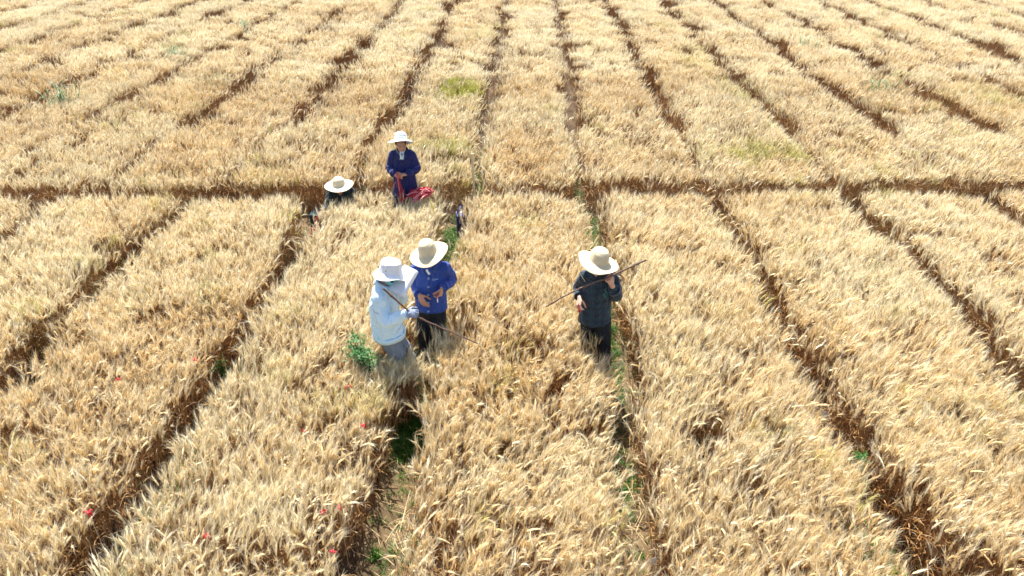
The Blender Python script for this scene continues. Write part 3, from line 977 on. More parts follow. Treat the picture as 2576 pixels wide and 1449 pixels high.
class Figure:
    """a person: joints are given in world space and kept in the figure's own frame (front = -Y)"""
    def __init__(s, name, loc, rz, label, group=None):
        s.o = empty(name, loc, R(rz))
        tag(s.o, label, 'person', group)
        s.inv = (Matrix.Translation(loc) @ Matrix.Rotation(R(rz), 4, 'Z')).inverted()
        s.J = {}
    def j(s, **kw):
        for k, v in kw.items(): s.J[k] = s.inv @ Vector(v)
    def head(s, c, pitch=0, yaw=0, roll=0):
        s.hc = s.inv @ Vector(c)
        s.M = (Matrix.Rotation(R(yaw), 3, 'Z') @ Matrix.Rotation(R(pitch), 3, 'X') @ Matrix.Rotation(R(roll), 3, 'Y'))
    def body(s, mat, handL, handR, thin_hands=1.0):
        J = s.J
        S = head_shapes(s.hc, s.M)
        nb = J['neck']
        S.append(limb([s.hc + s.M @ V3(0, 0.018, -0.05), nb], [0.050, 0.056], sub=4))
        S.append(limb([nb, J['chest'], J['belly'], J['hips']], [0.058, 0.095, 0.095, 0.10], sub=4))
        for q in 'LR':
            S.append(limb([nb.lerp(J['sh' + q], .25) - V3(0, 0, .035), J['sh' + q] - V3(0, 0, .012)], [0.040, 0.036], sub=3))
            S.append(limb([J['sh' + q], J['el' + q], J['wr' + q]], [0.038, 0.034, 0.025], sub=6))
            S.append(limb([J['hip' + q], J['kn' + q], J['an' + q]], [0.075, 0.052, 0.036], sub=6))
        S += hand_shapes(J['wrL'], **handL) + hand_shapes(J['wrR'], **handR)
        return link('body', fuse('body', S, 0.0052, 3, factor=0.4), s.o, [mat])
    def jacket(s, mat, rings, sleeve=(0.078, 0.064, 0.050), folds=0.012, voxel=0.009, seed=1.0, cut=0.03, name='jacket', shoulder=0.072):
        """rings: (centre, half width, half depth) from hem to chest in world coordinates"""
        J = s.J
        rr = []
        for c, a, b in rings:
            rr.append((s.inv @ Vector(c), V3(a, 0, 0), V3(0, b, 0)))
        S = [loft(rr)]
        S.append(limb([J['shL'], J['neck'] + V3(0, 0.012, -0.045), J['shR']], [shoulder, 0.082, shoulder], sub=6))
        S.append(ball(J['chest'].lerp(J['neck'], 0.45) + V3(0, 0.01, 0), (0.140, 0.108, 0.12)))
        for q in 'LR':
            d = (J['wr' + q] - J['el' + q]).normalized()
            S.append(limb([J['sh' + q], J['el' + q], J['wr' + q] - d * cut], [sleeve[0], sleeve[1], sleeve[2]], sub=7))
        me = fuse(name, S, voxel, 6, folds, seed=seed)
        s.jm = me
        return link(name, me, s.o, [mat])
    def trousers(s, mat, top=0.145, folds=0.010, r=(0.100, 0.078, 0.066), seed=3.0):
        J = s.J
        S = [loft([(J['hips'] + V3(0, 0, dz), V3(a, 0, 0), V3(0, b, 0)) for dz, a, b in ((-0.11, 0.13, 0.105), (-0.02, top + .015, 0.118), (0.08, top, 0.11))])]
        for q in 'LR':
            S.append(limb([J['hip' + q], J['kn' + q], J['an' + q] + V3(0, 0, 0.0)], list(r), sub=7))
        return link('trousers', fuse('trousers', S, 0.010, 5, folds, seed=seed), s.o, [mat])
    def shoes(s, fwd=(0, -1, 0)):
        for q in 'LR':
            link('shoe', fuse('shoe', shoe_shapes(s.J['an' + q], fwd), 0.009, 3), s.o, [M_SHOE])
def rel(fig, v):
    return fig.inv.to_3x3() @ Vector(v)

# ================================================================== worker in the white jacket
A = Figure('person', (-1.29, 5.75, 0), 72, 'worker in white jacket, white bucket hat and grey trousers reading papers')
A.j(neck=(-1.365, 5.765, 1.440), chest=(-1.385, 5.76, 1.26), belly=(-1.385, 5.755, 1.08), hips=(-1.365, 5.755, 0.93),
    shL=(-1.335, 5.905, 1.385), elL=(-1.265, 5.97, 1.15), wrL=(-1.225, 5.84, 1.345),
    shR=(-1.398, 5.62, 1.385), elR=(-1.345, 5.545, 1.155), wrR=(-1.135, 5.50, 1.285),
    hipL=(-1.350, 5.820, 0.85), knL=(-1.215, 5.86, 0.49), anL=(-1.25, 5.93, 0.09),
    hipR=(-1.365, 5.695, 0.85), knR=(-1.215, 5.665, 0.48), anR=(-1.175, 5.62, 0.09))
A.head((-1.315, 5.755, 1.575), 26, 4, 2)
A.body(M_SKIN2, dict(f=rel(A, (0.35, 0.0, 0.75)), palm=rel(A, (0.5, -0.7, 0.2)), thumb=rel(A, (-0.3, -0.7, 0.5)), fat=0.95),
       dict(f=rel(A, (0.97, 0.02, 0.02)), palm=rel(A, (0, 0.75, -0.65)), thumb=rel(A, (0, 0.65, 0.75)), curl=(50, 54, 58, 62), fat=0.85))
A.jacket(M_WHITEJKT, [((-1.372, 5.755, 0.875), 0.158, 0.146), ((-1.374, 5.755, 0.90), 0.166, 0.150), ((-1.380, 5.755, 0.95), 0.172, 0.150), ((-1.388, 5.755, 1.05), 0.166, 0.142),
                      ((-1.393, 5.760, 1.16), 0.164, 0.136), ((-1.393, 5.760, 1.28), 0.160, 0.126), ((-1.380, 5.762, 1.38), 0.135, 0.105)],
         sleeve=(0.072, 0.066, 0.048), folds=0.020, seed=1.7, cut=0.02)
sa = Surf(A.jm); sb = Surf(A.jm, (1, 0, 0))
v, f = sa.strip([(0.02, 1.34), (0.025, 1.15), (0.02, 0.92)], 0.012, 0.002)
link('zip', mesh('zip', v, f), A.o, [M_WHITETRIM])
cm = collar_mesh(A.J['neck'] + V3(0, 0.0, 0.0), Matrix.Rotation(R(12), 3, 'X'), 0.076, 0.074, 0.055, 0.35, 0.01, out=1.45)
link('collar', cm, A.o, [M_WHITEJKT])
def hem_band(fig, me_ring, mat, name='hem_band', k=1.0):
    c, a, b = me_ring
    c = fig.inv @ Vector(c)
    n = 40
    V, F = [], []
    prof = [(1.0, 0.045), (1.075, 0.045), (1.085, 0.02), (1.06, -0.012), (0.98, -0.012)]
    for i in range(n):
        t = 2 * math.pi * i / n
        for q, z in prof:
            V.append(c + V3(math.cos(t) * a * q * k, math.sin(t) * b * q * k, z + 0.004 * math.sin(5 * t)))
    m = len(prof)
    for i in range(n):
        for j in range(m):
            F.append((i * m + j, ((i + 1) % n) * m + j, ((i + 1) % n) * m + (j + 1) % m, i * m + (j + 1) % m))
    return link(name, mesh(name, V, F), fig.o, [mat])
hem_band(A, ((-1.372, 5.755, 0.872), 0.162, 0.150), M_WHITEJKT)
cuff(A.o, A.J['wrR'], A.J['elR'], 0.047, M_WHITEJKT, 0.05)
cuff(A.o, A.J['wrL'], A.J['elL'], 0.047, M_WHITEJKT, 0.05)
# back yoke seam and slit pocket, seen from the worker's right side
for pts, wd, nm in (([(0.13, 1.30), (0.06, 1.275), (0.02, 1.27)], 0.012, 'yoke_seam'), ([(-0.045, 0.965), (-0.075, 1.06)], 0.010, 'pocket')):
    v, f = sb.strip(pts, wd, 0.002)
    v2 = []
    # strip() works in (x, z); for a side cast x stands for depth
    rows = []
    for (x0, z0), (x1, z1) in zip(pts[:-1], pts[1:]):
        for j in range(16): rows.append((x0 + (x1 - x0) * j / 16, z0 + (z1 - z0) * j / 16))
    V, F = [], []
    for (yy, zz) in rows:
        l, nn = sb.hit(yy, zz, off=0.003); q, n2 = sb.hit(yy, zz - wd, off=0.003)
        if l is None or q is None: continue
        V += [l - nn * 0.005, l, q, q - n2 * 0.005]
    for i in range(len(V) // 4 - 1):
        for k in range(3): F.append((4 * i + k, 4 * i + k + 1, 4 * i + k + 5, 4 * i + k + 4))
    link(nm, mesh(nm, V, F), A.o, [M_WHITETRIM])
A.trousers(M_GREYTROU, top=0.112, r=(0.088, 0.080, 0.068), seed=2.2)
A.shoes(rel(A, (1, -0.1, 0)))
# grey glove over the stick hand
gl = fuse('glove', hand_shapes(A.J['wrR'], rel(A, (0.97, 0.02, 0.02)), rel(A, (0, 0.75, -0.65)), rel(A, (0, 0.65, 0.75)), curl=(50, 54, 58, 62), fat=1.14, size=1.03)
          + [limb([A.J['wrR'] + rel(A, (-0.035, 0, 0)), A.J['wrR'] + rel(A, (0.02, 0, 0))], [0.031, 0.031])], 0.0045, 2, factor=0.4)
link('glove', gl, A.o, [M_GLOVE])
gl2 = fuse('glove', hand_shapes(A.J['wrL'], rel(A, (0.35, 0.0, 0.75)), rel(A, (0.5, -0.7, 0.2)), rel(A, (-0.3, -0.7, 0.5)), fat=1.14, size=1.03), 0.005, 2, factor=0.4)
link('glove', gl2, A.o, [M_GLOVE])
# mask over nose and mouth
mk = fuse('face_mask', [ball(A.hc + A.M @ V3(0, -0.046, -0.052), (0.066, 0.062, 0.058), A.M), ball(A.hc + A.M @ V3(0, -0.085, -0.035), (0.026, 0.032, 0.034), A.M)], 0.006, 4, 0.004, (30, 30, 60))
mko = link('face_mask', mk, A.o, [M_MASK])
for s in (1, -1):
    v, f = limb([A.hc + A.M @ V3(s * 0.062, -0.05, -0.035), A.hc + A.M @ V3(s * 0.080, -0.02, -0.012), A.hc + A.M @ V3(s * 0.084, 0.012, -0.02)], [0.002] * 3, sub=4)
    link('ear_loop', mesh('ear_loop', v, f), mko, [M_TEETH])
face_parts(A.o, A.hc, A.M, M_HAIR)
hair_cap(A.o, A.hc, A.M, M_HAIR)
BUCKET = [(0.0, 0.092), (0.06, 0.090), (0.082, 0.084), (0.092, 0.060), (0.101, 0.010), (0.107, -0.014), (0.130, -0.038), (0.156, -0.064)]
bh = hat_mesh('bucket_hat', BUCKET, 0.0, 0.012, 0.026, 0.8, 0.004, 1.1)
ho = put_hat(A.o, 'bucket_hat', bh, A.hc, A.M, 0.052, (R(-17), R(3), 0), [M_WHITEHAT])
hs_ = Surf(bh)
def on_hat(me, a, r0, z0, off=0.002):
    """point and normal on the outside of a hat at angle a"""
    d = V3(math.cos(a), math.sin(a), 0)
    b = at_mesh(me)
    loc, nrm, i, dd = b.ray_cast(V3(d.x * 0.4, d.y * 0.4, z0), -d)
    if loc is None:
        loc, nrm = V3(d.x * r0, d.y * r0, z0), d
    if nrm.dot(d) < 0: nrm = -nrm
    return loc + nrm * off, nrm
def decal(name, parent, p, nrm, w_, h_, mat, up=V3(0, 0, 1), t=0.002):
    u = up.cross(nrm).normalized(); v = nrm.cross(u)
    V = []
    for dz in (0, t):
        for sx_, sz_ in ((-1, -1), (1, -1), (1, 1), (-1, 1)):
            V.append(p + u * sx_ * w_ / 2 + v * sz_ * h_ / 2 + nrm * (dz - t * 0.5))
    F = [(4, 5, 6, 7), (0, 1, 5, 4), (1, 2, 6, 5), (2, 3, 7, 6), (3, 0, 4, 7), (3, 2, 1, 0)]
    return link(name, mesh(name, V, F, smooth=False), parent, [mat])
p, nn = on_hat(bh, R(-150), 0.150, -0.056)
decal('hat_label', ho, p, nn, 0.030, 0.016, M_DARK)
p, nn = on_hat(bh, R(175), 0.10, 0.018)
v, f = ring_button(p, nn, 0.003, 0.0022)
link('eyelet', mesh('eyelet', v, f), ho, [M_DARK])

# ================================================================== worker in the blue jacket
B = Figure('person', (-1.03, 6.27, 0), -6, 'worker in blue buttoned jacket and wide straw hat facing the white jacket worker')
B.j(neck=(-0.995, 6.27, 1.405), chest=(-1.0, 6.28, 1.25), belly=(-1.01, 6.28, 1.07), hips=(-1.02, 6.28, 0.92),
    shL=(-0.855, 6.275, 1.355), elL=(-0.800, 6.385, 1.145), wrL=(-0.868, 6.13, 1.195),
    shR=(-1.138, 6.275, 1.345), elR=(-1.192, 6.385, 1.105), wrR=(-1.108, 6.13, 1.105),
    hipL=(-0.945, 6.28, 0.88), knL=(-0.96, 6.24, 0.47), anL=(-0.975, 6.33, 0.09),
    hipR=(-1.095, 6.28, 0.88), knR=(-1.105, 6.22, 0.47), anR=(-1.11, 6.22, 0.09))
B.head((-0.99, 6.235, 1.515), 26, 0, -8)
HB_L = dict(f=rel(B, (-0.25, -0.45, -0.85)), palm=rel(B, (-0.75, 0.3, 0.1)), thumb=rel(B, (-0.1, -0.9, 0.3)), curl=(48, 58, 64, 66), thumb_curl=45)
HB_R = dict(f=rel(B, (0.45, -0.55, -0.60)), palm=rel(B, (0.45, 0.65, -0.2)), thumb=rel(B, (0.6, -0.4, 0.6)), curl=(16, 20, 24, 28), thumb_curl=15)
B.body(M_SKIN, HB_L, HB_R)
B.jacket(M_BLUE, [((-1.015, 6.275, 0.865), 0.170, 0.132), ((-1.015, 6.275, 0.93), 0.170, 0.132), ((-1.01, 6.28, 1.05), 0.165, 0.130), ((-1.0, 6.28, 1.18), 0.162, 0.122),
                  ((-1.0, 6.28, 1.29), 0.150, 0.110), ((-1.0, 6.275, 1.36), 0.128, 0.094)], sleeve=(0.064, 0.058, 0.048), folds=0.016, shoulder=0.060, seed=4.1)
sB = Surf(B.jm)
v, f = sB.strip([(0.035, 1.335), (0.022, 1.20), (0.020, 1.05), (0.012, 0.875)], 0.034, 0.004)
link('placket', mesh('placket', v, f), B.o, [M_BLUE])
for z in (1.28, 1.19, 1.10, 1.005, 0.905):
    x = 0.035 - (1.335 - z) * 0.05
    p, nn = sB.hit(x, z, off=0.0075)
    v, f = ring_button(p, nn, 0.0085, 0.0028)
    link('button', mesh('button', v, f), B.o, [M_BLUEBTN])
for s, nm in ((1, 'lapel'), (-1, 'lapel')):
    v, f = sB.strip([(0.03 + s * 0.05, 1.385), (0.03 + s * 0.062, 1.345), (0.03 + s * 0.030, 1.305)], 0.034, 0.007, 10)
    link(nm, mesh(nm, v, f), B.o, [M_BLUE])
link('collar', collar_mesh(B.J['neck'], Matrix.Rotation(R(8), 3, 'X'), 0.074, 0.070, 0.045, 0.5, 0.012, out=1.5), B.o, [M_BLUE])
v, f = sB.strip([(0.012, 1.372), (0.030, 1.345), (0.045, 1.325)], 0.022, 0.006, 8)
link('shirt_front', mesh('shirt_front', v, f), B.o, [plain('white_shirt', (0.78, 0.76, 0.75), 0.8)])
# chest logo: an oval ring and three short strokes
p, nn = sB.hit(0.082, 1.268, off=0.003)
logo = []
Vv, Ff = ring_button(p, nn, 0.011, 0.0022)
for pts in ([(0.100, 1.262), (0.106, 1.276)], [(0.110, 1.276), (0.117, 1.264)], [(0.120, 1.266), (0.127, 1.274)]):
    v2, f2 = sB.strip(pts, 0.005, 0.002, 4)
    b = len(Vv); Vv += v2; Ff += [tuple(i + b for i in q) for q in f2]
link('chest_logo', mesh('chest_logo', Vv, Ff), B.o, [M_BLUEBTN])['kind'] = 'stuff'
cuff(B.o, B.J['wrL'] - (B.J['wrL'] - B.J['elL']).normalized() * 0.012, B.J['elL'], 0.050, M_BLUE)
cuff(B.o, B.J['wrR'] - (B.J['wrR'] - B.J['elR']).normalized() * 0.012, B.J['elR'], 0.050, M_BLUE)
B.trousers(M_BLACK, top=0.122, r=(0.088, 0.074, 0.064), seed=5.0)
B.shoes(rel(B, (0, -1, 0)))
face_parts(B.o, B.hc, B.M, M_HAIR); hair_cap(B.o, B.hc, B.M, M_HAIR)
hb = hat_mesh('straw_hat', [(r * (0.93 if r > .1 else 1.0), z * 1.10 if z > 0 else z) for r, z in CONE_HAT], 0.0020, 0.0125, 0.014, 1.0)
put_hat(B.o, 'straw_hat', hb, B.hc, B.M, 0.052, (R(-15), R(-5), 0), [M_STRAW])

# ================================================================== worker in dark plaid with the long stick
C = Figure('person', (0.73, 6.13, 0), 4, 'worker in dark plaid shirt and straw hat carrying a long stick alone')
C.j(neck=(0.705, 6.13, 1.405), chest=(0.705, 6.135, 1.24), belly=(0.70, 6.14, 1.06), hips=(0.70, 6.14, 0.90),
    shL=(0.840, 6.13, 1.345), elL=(0.900, 6.09, 1.145), wrL=(0.822, 5.965, 1.352),
    shR=(0.572, 6.135, 1.345), elR=(0.528, 6.28, 1.135), wrR=(0.525, 6.065, 1.135),
    hipL=(0.775, 6.13, 0.87), knL=(0.815, 6.03, 0.47), anL=(0.85, 6.00, 0.09),
    hipR=(0.625, 6.15, 0.87), knR=(0.655, 6.20, 0.47), anR=(0.68, 6.40, 0.10))
C.head((0.680, 6.09, 1.520), 22, -4, 6)
HC_L = dict(f=rel(C, (-0.32, -0.20, 0.92)), palm=rel(C, (-0.25, 0.95, 0.05)), thumb=rel(C, (-0.95, -0.15, -0.3)), curl=(78, 84, 86, 88), thumb_curl=55, fat=1.05)
HC_L['palm'] = rel(C, (-0.55, 0.55, 0.1)); HC_L['thumb'] = rel(C, (0.3, 0.75, 0.3))
HC_R = dict(f=rel(C, (-0.22, -0.70, -0.55)), palm=rel(C, (0.6, 0.1, -0.5)), thumb=rel(C, (0.1, -0.5, 0.8)), curl=(45, 50, 52, 55), thumb_curl=40)
C.body(M_SKIN2, HC_L, HC_R)
C.jacket(M_PLAID, [((0.695, 6.14, 0.815), 0.168, 0.134), ((0.697, 6.14, 0.88), 0.168, 0.134), ((0.70, 6.14, 1.0), 0.162, 0.130), ((0.70, 6.14, 1.14), 0.156, 0.124),
                   ((0.705, 6.135, 1.27), 0.146, 0.112), ((0.705, 6.13, 1.355), 0.126, 0.094)], sleeve=(0.064, 0.060, 0.054), folds=0.015, shoulder=0.060, seed=7.3, cut=0.075)
sC = Surf(C.jm)
v, f = sC.strip([(-0.02, 1.36), (-0.035, 1.20), (-0.05, 1.0), (-0.055, 0.83)], 0.030, 0.004)
link('placket', mesh('placket', v, f), C.o, [M_PLAID])
for z in (1.25, 1.14, 1.03, 0.92):
    p, nn = sC.hit(-0.03 - (1.3 - z) * 0.06, z, off=0.0065)
    v, f = ball(p, (0.0055, 0.004, 0.0055)); link('button', mesh('button', v, f), C.o, [M_DARK])
v, f = sC.patch(0.015, 0.115, 0.835, 0.965, 0.006); link('pocket', mesh('pocket', v, f), C.o, [M_PLAID])
link('collar', collar_mesh(C.J['neck'], Matrix.Rotation(R(8), 3, 'X'), 0.074, 0.070, 0.045, 0.42, 0.016, out=1.6), C.o, [M_PLAID])
# teal embroidery on the chest: a leaf outline over a bunch of dots
Vv, Ff = [], []
rg = random.Random(3)
lx, lz = 0.055, 1.235
leaf = [(-0.030, 0.018), (-0.016, 0.034), (0.0, 0.022), (0.018, 0.036), (0.028, 0.016), (0.016, 0.004), (0.022, -0.012), (0.0, -0.004), (-0.020, -0.010), (-0.018, 0.006), (-0.030, 0.018)]
for a, b in zip(leaf[:-1], leaf[1:]):
    v2, f2 = sC.strip([(lx + a[0], lz + a[1]), (lx + b[0], lz + b[1])], 0.0035, 0.002, 3)
    q0 = len(Vv); Vv += v2; Ff += [tuple(i + q0 for i in q) for q in f2]
for row, cnt in enumerate((5, 5, 4, 3, 2, 1)):
    for k in range(cnt):
        p, nn = sC.hit(lx - 0.012 + (k - (cnt - 1) / 2) * 0.013 - 0.002 * row, lz - 0.022 - row * 0.011, off=0.001)
        v2, f2 = ball(p, (0.0034, 0.002, 0.0034))
        q0 = len(Vv); Vv += v2; Ff += [tuple(i + q0 for i in q) for q in f2]
link('embroidery', mesh('embroidery', Vv, Ff), C.o, [M_TEAL])['kind'] = 'stuff'
cuff(C.o, C.J['wrL'] - (C.J['wrL'] - C.J['elL']).normalized() * 0.085, C.J['elL'], 0.062, M_PLAID, 0.035)
cuff(C.o, C.J['wrR'] - (C.J['wrR'] - C.J['elR']).normalized() * 0.03, C.J['elR'], 0.052, M_PLAID, 0.04)
C.trousers(M_BLACK, top=0.122, r=(0.088, 0.070, 0.060), seed=8.0)
C.shoes(rel(C, (0, -1, 0)))
face_parts(C.o, C.hc, C.M, M_HAIR); hair_cap(C.o, C.hc, C.M, M_HAIR)
hcm = hat_mesh('straw_hat', [(r * (0.97 if r > .1 else 1.06), z * 1.06 if z > 0 else z) for r, z in CONE_HAT], 0.0020, 0.0125, 0.018, 2.2)
put_hat(C.o, 'straw_hat', hcm, C.hc, C.M, 0.052, (R(-19), R(9), 0), [M_STRAW])
v, f = limb([C.hc + C.M @ V3(-0.185, -0.01, 0.02), C.hc + V3(-0.165, -0.02, -0.10), C.hc + V3(-0.12, -0.05, -0.17)], [0.0022] * 3, sub=6)
link('chin_cord', mesh('chin_cord', v, f), C.o, [M_CORD])

# ================================================================== smiling worker in the long navy coat
D = Figure('person', (-1.86, 9.80, 0), 3, 'smiling worker in long navy coat and white hat sorting red ribbons')
D.j(neck=(-1.865, 9.82, 1.315), chest=(-1.865, 9.83, 1.16), belly=(-1.86, 9.83, 0.99), hips=(-1.86, 9.83, 0.83),
    shL=(-1.730, 9.82, 1.255), elL=(-1.672, 9.83, 1.040), wrL=(-1.775, 9.645, 1.02),
    shR=(-2.000, 9.82, 1.255), elR=(-2.060, 9.83, 1.035), wrR=(-1.975, 9.645, 1.02),
    hipL=(-1.785, 9.83, 0.79), knL=(-1.78, 9.79, 0.43), anL=(-1.77, 9.84, 0.09),
    hipR=(-1.935, 9.83, 0.79), knR=(-1.94, 9.79, 0.43), anR=(-1.95, 9.82, 0.09))
D.head((-1.865, 9.785, 1.432), -10, 2, 1)
D.body(M_SKIN, dict(f=(-0.85, -0.35, 0.05), palm=(0.0, 0.2, -0.9), thumb=(-0.2, 0.9, 0.3), curl=(40, 46, 50, 52), thumb_curl=45),
       dict(f=(0.75, -0.45, -0.10), palm=(0.2, 0.6, -0.75), thumb=(0.2, 0.6, 0.6), curl=(55, 60, 64, 66), thumb_curl=45))
D.jacket(M_NAVY, [((-1.855, 9.82, 0.42), 0.205, 0.155), ((-1.855, 9.825, 0.60), 0.200, 0.150), ((-1.86, 9.83, 0.80), 0.175, 0.136), ((-1.86, 9.83, 0.97), 0.160, 0.130),
                  ((-1.863, 9.83, 1.10), 0.154, 0.120), ((-1.865, 9.825, 1.20), 0.146, 0.106), ((-1.865, 9.82, 1.27), 0.122, 0.092)], sleeve=(0.062, 0.066, 0.052), folds=0.015, shoulder=0.058, seed=11.0, name='coat', cut=0.02)
sD = Surf(D.jm)
v, f = sD.strip([(0.005, 1.15), (0.005, 0.9), (0.01, 0.60), (0.012, 0.45)], 0.028, 0.004)
link('placket', mesh('placket', v, f), D.o, [M_NAVY])
for z in (1.13, 0.98, 0.84, 0.70):
    p, nn = sD.hit(0.006, z, off=0.007); v, f = ball(p, (0.008, 0.004, 0.008)); link('button', mesh('button', v, f), D.o, [M_DARK])
for s in (1, -1):
    v, f = sD.strip([(s * 0.060, 1.315), (s * 0.048, 1.24), (0.006 + s * 0.012, 1.155)], 0.026, 0.009, 12)
    link('lapel', mesh('lapel', v, f), D.o, [M_NAVY])
v, f = sD.strip([(0.0, 1.325), (0.002, 1.27), (0.004, 1.21)], 0.062, 0.003, 10)
link('shirt_front', mesh('shirt_front', v, f), D.o, [M_SHIRT])
link('collar', collar_mesh(D.J['neck'] + V3(0, 0, 0.0), Matrix.Rotation(R(6), 3, 'X'), 0.074, 0.070, 0.035, 0.6, 0.0, out=1.35), D.o, [M_NAVY])
for q in 'LR':
    d = (D.J['wr' + q] - D.J['el' + q]).normalized()
    cuff(D.o, D.J['wr' + q] - d * 0.012, D.J['el' + q], 0.055, M_NAVY, 0.05)
    c = D.J['sh' + q].lerp(D.J['el' + q], 0.80); dd = (D.J['el' + q] - D.J['sh' + q]).normalized()
    u = dd.orthogonal().normalized(); w2 = dd.cross(u)
    v, f = loft([(c + dd * t, u * r_, w2 * r_) for t, r_ in ((-0.004, 0.060), (-0.003, 0.0705), (0.003, 0.0705), (0.004, 0.060))], False)
    link('sleeve_piping', mesh('sleeve_piping', v, f), D.o, [M_NAVYTRIM])
d = (D.J['wrL'] - D.J['elL']).normalized(); u = d.orthogonal().normalized(); w2 = d.cross(u)
v, f = loft([(D.J['wrL'] + d * t, u * r_, w2 * r_) for t, r_ in ((-0.001, 0.028), (0.002, 0.032), (0.008, 0.032), (0.011, 0.028))], False)
link('bracelet', mesh('bracelet', v, f), D.o, [M_CORD])
D.trousers(M_BLACK, top=0.115, r=(0.082, 0.07, 0.062), seed=9.0); D.shoes((0, -1, 0))
face_parts(D.o, D.hc, D.M, M_HAIR, True); hair_cap(D.o, D.hc, D.M, M_HAIR)
hd = hat_mesh('sun_hat', [(0.0, 0.112), (0.04, 0.110), (0.072, 0.096), (0.084, 0.065), (0.090, 0.02), (0.095, 0.002), (0.12, -0.010), (0.150, -0.024), (0.185, -0.038)], 0.0006, 0.010, 0.012, 2.8, 0.003)
ho = put_hat(D.o, 'sun_hat', hd, D.hc, D.M, 0.058, (R(-13), 0, 0), [M_WHITEHAT], 0.014)
V, F = [], []
for i in range(40):
    a = 2 * math.pi * i / 40
    for r_, z in ((0.0905, 0.005), (0.0945, 0.006), (0.0915, 0.034), (0.0875, 0.034)):
        V.append((r_ * 1.02 * math.cos(a), r_ * 1.135 * math.sin(a), z))
for i in range(40):
    for k in range(4): F.append((i * 4 + k, ((i + 1) % 40) * 4 + k, ((i + 1) % 40) * 4 + (k + 1) % 4, i * 4 + (k + 1) % 4))
link('hat_band', mesh('hat_band', V, F), ho, [fabric('hat_band_fabric', (0.62, 0.74, 0.78), None, 50, 0.1)])
for s in (1, -1):
    v, f = limb([D.hc + D.M @ V3(s * 0.075, -0.015, 0.03), D.hc + D.M @ V3(s * 0.062, -0.055, -0.085), D.hc + V3(s * 0.008, -0.105, -0.145), D.hc + V3(s * 0.018, -0.125, -0.20)], [0.0025] * 4, sub=5)
    link('chin_cord', mesh('chin_cord', v, f), D.o, [M_CORD])

# ================================================================== crouching worker
E_ = Figure('person', (-2.86, 9.88, 0.0), -8, 'crouching worker in dark green plaid under a pale straw hat')
E_.j(neck=(-2.865, 9.86, 0.675), chest=(-2.86, 9.92, 0.575), belly=(-2.855, 9.99, 0.43), hips=(-2.85, 10.05, 0.28),
     shL=(-2.715, 9.88, 0.640), elL=(-2.675, 9.76, 0.42), wrL=(-2.80, 9.60, 0.38),
     shR=(-3.005, 9.87, 0.640), elR=(-3.055, 9.72, 0.455), wrR=(-3.10, 9.53, 0.455),
     hipL=(-2.775, 10.03, 0.27), knL=(-2.745, 9.72, 0.42), anL=(-2.765, 9.88, 0.09),
     hipR=(-2.925, 10.03, 0.27), knR=(-2.985, 9.72, 0.42), anR=(-2.955, 9.88, 0.09))
E_.head((-2.845, 9.80, 0.745), 28, 0, 0)
E_.body(M_SKIN, dict(f=(-0.6, -0.4, -0.5), palm=(0, 0.6, -0.6), thumb=(-0.4, 0.3, 0.6), curl=(45, 50, 55, 58)),
        dict(f=(0.05, -0.75, -0.45), palm=(0.6, 0.1, -0.5), thumb=(0.5, -0.2, 0.7), curl=(50, 55, 60, 62), thumb_curl=45))
E_.jacket(M_PLAID2, [((-2.85, 10.05, 0.22), 0.170, 0.150), ((-2.852, 10.03, 0.32), 0.182, 0.155), ((-2.855, 9.98, 0.44), 0.182, 0.140), ((-2.86, 9.93, 0.54), 0.175, 0.120), ((-2.863, 9.89, 0.61), 0.150, 0.10)],
          sleeve=(0.064, 0.060, 0.048), folds=0.014, seed=13.0)
link('collar', collar_mesh(E_.J['neck'], Matrix.Rotation(R(25), 3, 'X'), 0.074, 0.070, 0.042, 0.45, 0.01, out=1.5), E_.o, [M_PLAID2])
for q in 'LR': cuff(E_.o, E_.J['wr' + q], E_.J['el' + q], 0.048, M_PLAID2, 0.04)
E_.trousers(M_BLACK, top=0.13, seed=6.0); E_.shoes((0, -1, 0))
face_parts(E_.o, E_.hc, E_.M, M_HAIR); hair_cap(E_.o, E_.hc, E_.M, M_HAIR)
he = hat_mesh('straw_hat', [(r * (1.0 if r > .1 else 1.0), z * 0.95 if z > 0 else z * 0.5) for r, z in CONE_HAT], 0.0014, 0.0125, 0.008, 0.4)
put_hat(E_.o, 'straw_hat', he, E_.hc, E_.M, 0.052, (R(-24), 0, 0), [M_STRAW2])
# ------------------------------------------------------------------ sticks, papers, ribbons, bags, tags
M_BARK = plain('stick_bark', (0.135, 0.075, 0.055), 0.7, 0.45, 60)
M_PAPER = plain('white_paper', (0.80, 0.81, 0.83), 0.6, 0.02, 5, 0.3, 0.15)
M_RED = plain('red_ribbon', (0.66, 0.014, 0.03), 0.35, 0.15, 20, 0.6, 0.25)
M_PINKR = plain('pale_red_ribbon', (0.80, 0.30, 0.32), 0.3, 0.15, 20, 0.6, 0.25)
M_STAKE = plain('weathered_stake_wood', (0.68, 0.52, 0.29), 0.75, 0.2, 30)

